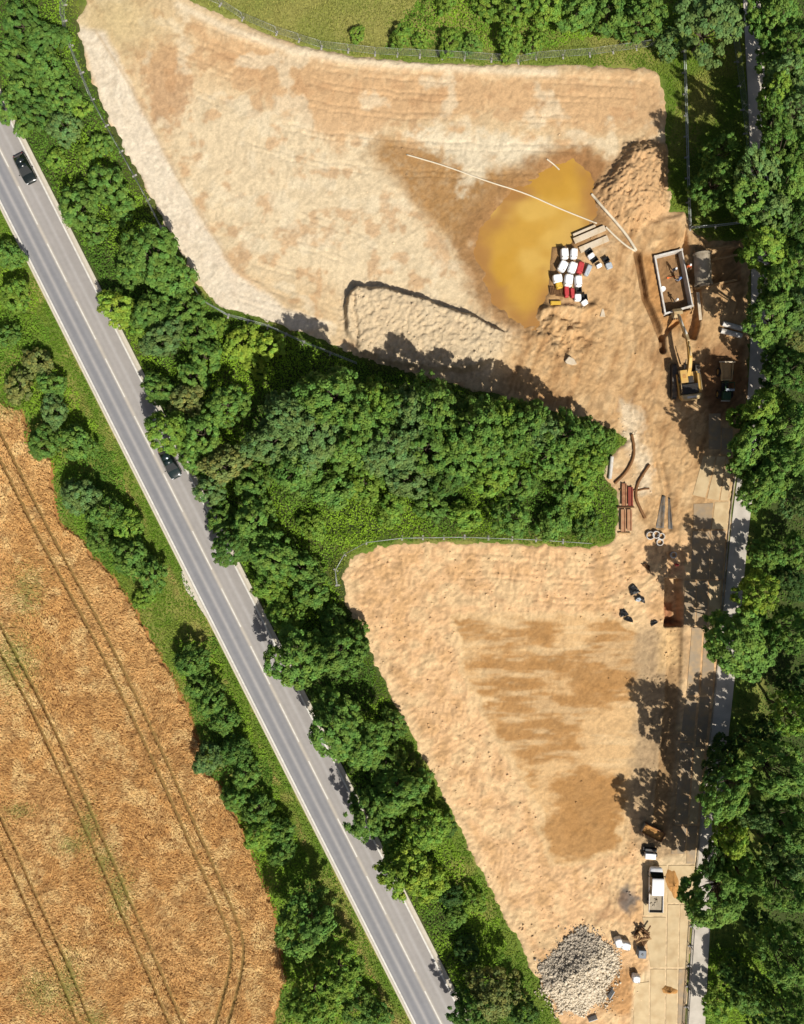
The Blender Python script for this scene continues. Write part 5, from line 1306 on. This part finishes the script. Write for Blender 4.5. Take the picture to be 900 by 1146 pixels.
def car(label, loc, rz, paint):
    t = thing('car', label, 'car', loc, rz, 'cars driving on the road')
    m = MB(); m.loft([sec(-2.12, .62, .38, .70), sec(-2.05, .76, .28, .84), sec(-1.85, .86, .2, .92), sec(-1.2, .90, .2, .95), sec(0, .91, .2, .94), sec(1.0, .90, .2, .92), sec(1.55, .88, .2, .83), sec(1.92, .80, .22, .74), sec(2.1, .66, .28, .64), sec(2.17, .5, .36, .54)])
    m.build('body', M[paint], t, smooth=True)
    st = [(-2.0, .90, .74), (-1.55, 1.36, .60), (-.6, 1.47, .63), (.15, 1.43, .62), (1.05, .90, .76)]
    bot = [(-2.0, .88, .78), (-1.5, .9, .84), (-.6, .9, .85), (.15, .9, .85), (1.08, .88, .78)]
    rf = MB(); gl = MB()
    for i in range(4):
        (y0, z0, w0), (y1, z1, w1) = st[i], st[i + 1]; (b0, c0, v0), (b1, c1, v1) = bot[i], bot[i + 1]
        q = [(-w0, y0, z0), (w0, y0, z0), (w1, y1, z1), (-w1, y1, z1)]
        (rf if i in (1, 2) else gl).add(q, [(0, 1, 2, 3)])
        for s_ in (-1, 1): gl.add([(s_ * w0, y0, z0), (s_ * w1, y1, z1), (s_ * v1, b1, c1), (s_ * v0, b0, c0)], [(0, 1, 2, 3)])
    gl.build('windows', M['glass'], t)
    rfo = rf.build('roof', M[paint], t, smooth=True); md = rfo.modifiers.new('thick', 'SOLIDIFY'); md.thickness = .03
    for s_ in (-1, 1):
        for y in (-1.32, 1.32): wheel(t, (s_ * .80, y, .32), .32, .2)
        m = MB(); m.box((s_ * .56, 1.98, .60), (.34, .22, .14)); m.build('headlight', M['lamp'], t, bevel=.03)
        m = MB(); m.box((s_ * .64, -2.04, .76), (.2, .14, .16)); m.build('tail_light', M['lamp_red'], t, bevel=.02)
        m = MB(); m.box((s_ * .98, .68, .96), (.2, .12, .13)); m.build('mirror', M[paint], t, bevel=.02)
    return t
rang = math.atan2(dv.y, dv.x) - math.pi / 2
g = P(27, 188, 1.0); car('black car driving alone at the upper left of the road', (g.x, g.y, .12), rang, 'car_black')
g = P(190, 519, 1.0); car('dark green car emerging from under the roadside tree', (g.x, g.y, .12), rang, 'car_green')

# ------------------------------------------------------------------ white double-cab pickup with dropside bed
t = thing('pickup_truck', 'white double-cab pickup with dusty open bed on pale plates', 'truck', at(735, 997, 1.3, .18), R(-1.5))
m = MB(); m.loft([sec(2.1, .95, .35, 1.14), sec(2.5, .94, .35, 1.08), sec(2.82, .87, .38, .98), sec(2.98, .76, .42, .86), sec(3.04, .6, .5, .72)]); m.build('bonnet', M['car_white'], t, smooth=True)
m = MB(); m.loft([sec(-.38, .95, .35, 1.15), sec(2.14, .955, .35, 1.15)]); m.build('cab_lower', M['car_white'], t, smooth=True)
rfm = MB(); rfm.loft([sec(-.40, .82, 1.84, 1.94, 1, .9), sec(.3, .84, 1.86, 1.99, 1, .9), sec(1.75, .82, 1.84, 1.96, 1, .9), sec(1.95, .78, 1.84, 1.88, 1, .9)]); rfm.build('roof', M['car_white'], t, smooth=True)
gl = MB(); gl.add([(-.79, 1.93, 1.86), (.79, 1.93, 1.86), (.89, 2.5, 1.10), (-.89, 2.5, 1.10)], [(0, 1, 2, 3)]); gl.build('windscreen', M['glass'], t)
for s_ in (-1, 1):
    m = MB(); m.add([(s_ * .80, -.38, 1.86), (s_ * .80, 1.92, 1.86), (s_ * .93, 2.45, 1.12), (s_ * .94, -.38, 1.12)], [(0, 1, 2, 3)]); m.build('side_window', M['glass'], t)
m = MB(); m.add([(-.80, -.40, 1.86), (.80, -.40, 1.86), (.94, -.40, 1.1), (-.94, -.40, 1.1)], [(0, 1, 2, 3)]); m.build('rear_window', M['glass'], t)
for s_ in (-1, 1):
    for y in (-.36, 0.75):
        m = MB(); m.bar((s_ * .955, y, 1.13), (s_ * .81, y, 1.85), .1, .04); m.build('pillar', M['car_white'], t)
m = MB(); m.box((0, -1.75, .92), (1.92, 2.5, .08)); m.build('bed_floor', M['bed'], t)
for s_ in (-1, 1): m = MB(); m.box((s_ * .965, -1.75, 1.1), (.05, 2.54, .36)); m.build('bed_side', M['car_white'], t, bevel=.01)
m = MB(); m.box((0, -.50, 1.2), (1.86, .06, .6)); m.build('headboard', M['car_white'], t, bevel=.01)
m = MB(); m.box((0, -3.02, 1.03), (1.86, .07, .4)); m.build('tailgate', M['dark_steel'], t)
m = MB(); m.box((0, -.3, .5), (1.0, 5.2, .2)); m.build('chassis', M['dark_steel'], t)
m = MB(); rg = random.Random(9)
for i in range(5): m.box((rg.uniform(-.6, .6), -1.85 + rg.uniform(-.7, .7), 1.0), (rg.uniform(.2, .5), rg.uniform(.2, .6), .1), rz=rg.uniform(0, 3))
m.build('load', M['concrete'], t)
for s_ in (-1, 1):
    for y in (-1.9, 1.95): wheel(t, (s_ * .84, y, .37), .37, .24)
    m = MB(); m.box((s_ * .66, 2.86, .78), (.3, .2, .18)); m.build('headlight', M['lamp'], t, bevel=.03)
    m = MB(); m.box((s_ * 1.1, 1.95, 1.25), (.22, .12, .25)); m.build('mirror', M['black'], t, bevel=.03)
    m = MB(); m.box((s_ * .75, -3.07, .7), (.25, .05, .12)); m.build('tail_light', M['lamp_red'], t)

# ------------------------------------------------------------------ tracked excavator
t = thing('excavator', 'yellow tracked excavator reaching its arm into the trench box', 'excavator', at(767, 427, .6), 0)
for s_ in (-1, 1):
    m = MB(); n = 24; Lh, r_ = 2.05, .48
    prof = [(Lh + r_ * math.sin(a), .52 - r_ * math.cos(a)) for a in np.linspace(0, math.pi, 9)] + [(-Lh - r_ * math.sin(a), .52 + r_ * math.cos(a)) for a in np.linspace(0, math.pi, 9)]
    m.loft([[(s_ * 1.62 - .31, y, z) for y, z in prof], [(s_ * 1.62 + .31, y, z) for y, z in prof]])
    tr_ = m.build('track', M['dark_steel'], t)
    gm_ = MB()
    for k in range(24): gm_.box((s_ * 1.62, -2.1 + 4.2 * k / 23, 1.015), (.64, .10, .05))
    for k in range(24): gm_.box((s_ * 1.62, -2.1 + 4.2 * k / 23, .02), (.64, .10, .05))
    tag(gm_.build('track_shoes', M['membrane'], tr_), kind='stuff')
m = MB(); m.box((0, 0, .75), (2.5, 1.6, .5)); m.tube([(0, 0, .9), (0, 0, 1.25)], .75, 20); m.build('undercarriage', M['dark_steel'], t, bevel=.04)
SL = Matrix.Rotation(R(7), 4, 'Z')
def ex(name, m, mt, parent, **k):
    o = m.build(name, M[mt], parent, **k)
    if parent is t: o.matrix_local = SL
    return o
m = MB(); m.prism([(-1.42, 1.0), (-1.42, -2.2), (-1.1, -2.7), (1.1, -2.7), (1.42, -2.2), (1.42, 1.15), (.5, 1.15), (.45, .6), (-.45, .6), (-.5, 1.0)], 1.25, 1.75); deck = ex('deck', m, 'dig_yellow', t, bevel=.04)
m = MB(); m.prism([(-1.42, -2.0), (-1.1, -2.75), (1.1, -2.75), (1.42, -2.0)], 1.3, 2.5); ex('counterweight', m, 'dig_pale', t, bevel=.1)
m = MB(); m.box((0, -2.42, 2.53), (1.3, .28, .05)); ex('maker_plate', m, 'white_steel', t)
m = MB(); m.box((-.1, -1.22, 2.1), (2.35, 1.35, .75)); ex('engine_cover', m, 'dark_steel', t, bevel=.05)
m = MB()
for i in range(7): m.box((-.1, -1.75 + .18 * i, 2.5), (2.1, .06, .05))
ex('grille', m, 'black', t)
m = MB(); m.box((1.22, -.55, 2.15), (.36, 2.6, .85)); ex('tank_cover', m, 'dig_yellow', t, bevel=.06)
m = MB(); m.box((-.92, .55, 2.35), (.95, 1.7, 1.2)); cab = ex('cab', m, 'glass', t, bevel=.05)
m = MB(); m.box((-.92, .45, 3.02), (1.0, 1.75, .16)); ex('cab_roof', m, 'dig_yellow', t, bevel=.05)
m = MB(); m.box((-.92, .45, 3.115), (.42, .5, .03)); ex('roof_hatch', m, 'sand', t)
m = MB(); m.box((.15, .05, 2.0), (.9, .9, .55)); ex('valve_block', m, 'dark_steel', t, bevel=.04)
m = MB()
for x in (-1.38, 1.38): m.tube([(x, -1.6, 2.4), (x, -1.6, 2.85), (x, .5, 2.85), (x, .5, 2.4)], .03, 6)
ex('handrail', m, 'dig_pale', t, smooth=True)
bp = [(.45, 1.9, .52, .55), (1.5, 2.8, .48, .75), (2.7, 3.5, .44, .8), (4.2, 3.6, .40, .6), (5.6, 3.3, .36, .42)]
m = MB(); m.loft([[(-w / 2, y, z - h / 2), (w / 2, y, z - h / 2), (w / 2, y, z + h / 2), (-w / 2, y, z + h / 2)] for y, z, w, h in bp]); ex('boom', m, 'dig_yellow', t, bevel=.03)
sp_ = [(5.0, 3.75, .34, .45), (5.9, 3.1, .40, .7), (7.8, 2.0, .36, .45), (9.4, 1.1, .30, .35)]
m = MB(); m.loft([[(-w / 2, y - h / 3, z - h / 3), (w / 2, y - h / 3, z - h / 3), (w / 2, y + h / 3, z + h / 3), (-w / 2, y + h / 3, z + h / 3)] for y, z, w, h in sp_]); ex('stick', m, 'dig_pale', t, bevel=.03)
for x in (-.42, .42):
    m = MB(); m.tube([(x, 1.2, 1.75), (x, 2.1, 2.6)], .11, 10); m.tube([(x, 2.1, 2.6), (x, 2.7, 3.2)], .06, 8); ex('boom_ram', m, 'dark_steel', t, smooth=True)
m = MB(); m.tube([(0, 3.0, 3.98), (0, 4.2, 4.05)], .11, 10); m.tube([(0, 4.2, 4.05), (0, 5.0, 3.85)], .06, 8); ex('stick_ram', m, 'dig_pale', t, smooth=True)
m = MB(); m.tube([(0, 6.1, 3.45), (0, 7.2, 2.6)], .10, 10); m.tube([(0, 7.2, 2.6), (0, 9.0, 1.7)], .06, 8); ex('bucket_ram', m, 'white_steel', t, smooth=True)
pr = [(y_ + .8, z_) for y_, z_ in [(8.5, 1.2), (8.9, 1.15), (9.35, .7), (9.4, .2), (9.0, -.2), (8.5, -.25), (8.2, .0), (8.55, .05), (8.95, .1), (9.2, .4), (8.95, .85), (8.5, 1.0)]]
m = MB(); m.loft([[(-.6, y, z + .15) for y, z in pr], [(.6, y, z + .15) for y, z in pr]]); ex('bucket', m, 'dig_pale', t)
m = MB()
for k in range(5): m.box((-.48 + .24 * k, 8.9, .13), (.1, .3, .08))
ex('bucket_teeth', m, 'dark_steel', t)

# ------------------------------------------------------------------ site dumper
t = thing('dumper', 'site dumper with pale skip parked in tree shade by the path', 'dumper', at(812.5, 428, 1.0), R(-1))
m = MB(); m.prism([(-.62, .35), (.62, .35), (.75, 2.6), (-.75, 2.6)], .95, 1.02); m.build('skip_floor', M['sand'], t)
for s_ in (-1, 1): m = MB(); m.bar((s_ * .66, .35, 1.25), (s_ * .8, 2.7, 1.3), .07, .6); m.build('skip_side', M['dig_pale'], t)
m = MB(); m.box((0, .32, 1.25), (1.34, .07, .6)); m.build('skip_back', M['dig_pale'], t)
m = MB(); m.box((0, 2.78, 1.42), (2.2, .2, .12)); m.build('skip_lip', M['slab'], t, bevel=.03)
m = MB()
V = [(-.62 + 1.24 * i / 6, .4 + 2.2 * j / 8, 1.3 + .22 * math.sin(math.pi * i / 6) * math.sin(math.pi * j / 8) + .04 * math.sin(i * 5 + j * 3)) for i in range(7) for j in range(9)]
m.add(V, [(i * 9 + j, (i + 1) * 9 + j, (i + 1) * 9 + j + 1, i * 9 + j + 1) for i in range(6) for j in range(8)]); m.build('soil_load', M['timber'], t, smooth=True)
m = MB(); m.box((0, 0, .7), (.9, 5.0, .35)); m.build('chassis', M['dark_steel'], t, bevel=.03)
m = MB(); m.box((0, -1.9, 1.25), (1.1, 1.1, .7)); m.build('bonnet', M['green_paint'], t, bevel=.08)
m = MB(); m.box((0, -2.55, 1.05), (1.2, .12, .3)); m.build('rear_bumper', M['white_steel'], t, bevel=.02)
m = MB(); m.box((0, -.85, 1.2), (.55, .5, .5)); m.box((0, -1.15, 1.55), (.55, .12, .5)); m.build('seat', M['black'], t, bevel=.05)
m = MB()
for s_ in (-1, 1): m.tube([(s_ * .6, -1.35, 1.0), (s_ * .6, -1.3, 2.6), (s_ * .6, -.2, 2.6), (s_ * .6, -.05, 1.0)], .05, 7)
for y in (-1.3, -.2): m.tube([(-.6, y, 2.6), (.6, y, 2.6)], .05, 7)
m.build('roll_frame', M['green_paint'], t, smooth=True)
m = MB(); m.box((0, -1.25, 2.66), (1.2, .3, .05)); m.build('canopy_bar', M['bag_grey'], t)
m = MB(); m.torus((0, -.35, 1.6), .2, .025, 16, 6); m.build('steering_wheel', M['black'], t)
for s_ in (-1, 1):
    for y in (-1.6, 1.5): wheel(t, (s_ * .82, y, .62), .62, .4, 'dig_yellow')

# ================================================================== people in the trench box
def person(label, px, py, z0, rz, shirt, helmet, pose=0, trousers='cloth_dark'):
    # skeleton: joints with radii, grown with a skin modifier
    J = {'pel': ((0, 0, .98), .15), 'bel': ((0, .01, 1.15), .135), 'che': ((0, .02, 1.36), .165), 'nek': ((0, .02, 1.52), .06), 'hd1': ((0, .035, 1.60), .085), 'hd2': ((0, .035, 1.70), .10), 'hd3': ((0, .03, 1.78), .075)}
    E = [('pel', 'bel'), ('bel', 'che'), ('che', 'nek'), ('nek', 'hd1'), ('hd1', 'hd2'), ('hd2', 'hd3')]
    fw = [.25, .45, .1][pose]
    for s_, k in ((-1, 'l'), (1, 'r')):
        st = .1 if s_ > 0 else -.08
        J.update({k + 'hip': ((s_ * .10, 0, .92), .105), k + 'kne': ((s_ * .13, .05 + st, .50), .065), k + 'ank': ((s_ * .14, st, .09), .045), k + 'toe': ((s_ * .16, st + .20, .04), .04),
                  k + 'sho': ((s_ * .20, .02, 1.44), .07), k + 'elb': ((s_ * .30, .04, 1.16), .048), k + 'wri': ((s_ * .27, .05 + fw, 1.02 + fw * .25), .034), k + 'pal': ((s_ * .265, .13 + fw, 1.01 + fw * .3), .036)})
        E += [('pel', k + 'hip'), (k + 'hip', k + 'kne'), (k + 'kne', k + 'ank'), (k + 'ank', k + 'toe'), ('che', k + 'sho'), (k + 'sho', k + 'elb'), (k + 'elb', k + 'wri'), (k + 'wri', k + 'pal')]
    ks = list(J); me = bpy.data.meshes.new('body'); me.from_pydata([J[k][0] for k in ks], [(ks.index(a), ks.index(b)) for a, b in E], [])
    o = bpy.data.objects.new('tmp', me); COL.objects.link(o)
    sk = o.modifiers.new('s', 'SKIN')
    for i, k in enumerate(ks):
        o.data.skin_vertices[0].data[i].radius = (J[k][1], J[k][1]); o.data.skin_vertices[0].data[i].use_root = (k == 'pel')
    o.modifiers.new('d', 'SUBSURF').levels = 1
    dg = bpy.context.evaluated_depsgraph_get(); me2 = bpy.data.meshes.new_from_object(o.evaluated_get(dg)); bpy.data.objects.remove(o)
    bm = bmesh.new(); bm.from_mesh(me2)
    # fingers: five short tapered bent chains rooted in each palm
    for s_ in (-1, 1):
        p0 = Vector((s_ * .265, .16 + fw, 1.01 + fw * .3))
        for i, (dx, ln) in enumerate(((-.032, .075), (-.011, .088), (.011, .082), (.031, .064), (-s_ * .045, .05))):
            f0 = p0 + Vector((dx, 0 if i < 4 else -.05, 0)); th = i == 4
            pts = [f0, f0 + Vector((-s_ * .02 if th else 0, ln * .5, -.008)), f0 + Vector((-s_ * .03 if th else 0, ln * .85, -.035))]
            mb = MB(); mb.tube(pts, [.0105, .0095, .007], 6); b = [bm.verts.new(v) for v in mb.v]
            for f in mb.f: bm.faces.new([b[k] for k in f])
    for m_ in ('skin', shirt, trousers, 'black'): me2.materials.append(M[m_])
    for f in bm.faces:
        c_ = f.calc_center_median(); f.smooth = True
        hand = c_.y > .08 + fw * .9 and .9 < c_.z < 1.3 and abs(c_.x) > .2
        f.material_index = 0 if (c_.z > 1.51 or hand) else 3 if c_.z < .12 else 2 if c_.z < .99 else 1
    bm.to_mesh(me2); bm.free()
    g = P(px, py, z0 + 1.7); t = thing('person', label, 'person', (g.x, g.y, z0), R(rz), 'workers at the trench box')
    link('body', me2, None, t)
    hm = MB(); n = 16
    hm.loft([[(rr * math.cos(2 * math.pi * k / n), .035 + rr * 1.15 * math.sin(2 * math.pi * k / n), z) for k in range(n)] for rr, z in ((.155, 1.735), (.16, 1.75), (.135, 1.755), (.13, 1.80), (.10, 1.86), (.05, 1.885), (.01, 1.89))]); hm.build('helmet', M[helmet], t, smooth=True)
    v = MB(); v.loft([[(rx * math.cos(2 * math.pi * k / 16), .015 + ry * math.sin(2 * math.pi * k / 16), z) for k in range(16)] for rx, ry, z in ((.185, .165, .96), (.175, .16, 1.15), (.215, .185, 1.36), (.20, .16, 1.46), (.10, .10, 1.50))], cap=False); v.build('vest', M[shirt], t, smooth=True)
    for sx in (-1, 1):
        e_ = MB(); e_.box((sx * .035, .13, 1.71), (.022, .012, .014)); e_.build('eye', M['black'], t)
    e_ = MB(); e_.box((0, .14, 1.675), (.024, .03, .04)); e_.build('nose', M['skin'], t, bevel=.006)
    e_ = MB(); e_.box((0, .13, 1.635), (.05, .012, .01)); e_.build('mouth', M['cloth_orange'], t)
    return t
person('person in a grey-blue jacket standing mid trench box', 762, 311, -.87, 70, 'cloth_blue', 'helmet_blue', 1)
person('person in dark clothes nearest the far end of the trench box', 757, 300, -.87, 160, 'cloth_dark', 'helmet_white', 0)
person('person in a tan jacket and white helmet near the digger arm', 758.5, 335, -.87, 20, 'cloth_tan', 'helmet_white', 2)
person('person in orange outside the trench box by the concrete pipe', 773, 296, .12, 180, 'cloth_orange', 'helmet_white', 0)
m = MB(); m.tube([(-.5, 0, .03), (.3, .25, .05), (.55, .2, .05)], .03, 6); m.box((-.55, -.02, .05), (.3, .25, .04)); o = m.build('shovel', M['cloth_orange']); g = P(752, 311, -.85); o.location = (g.x, g.y, -.86); tag(o, 'orange shovel lying on the floor of the trench box', 'shovel')
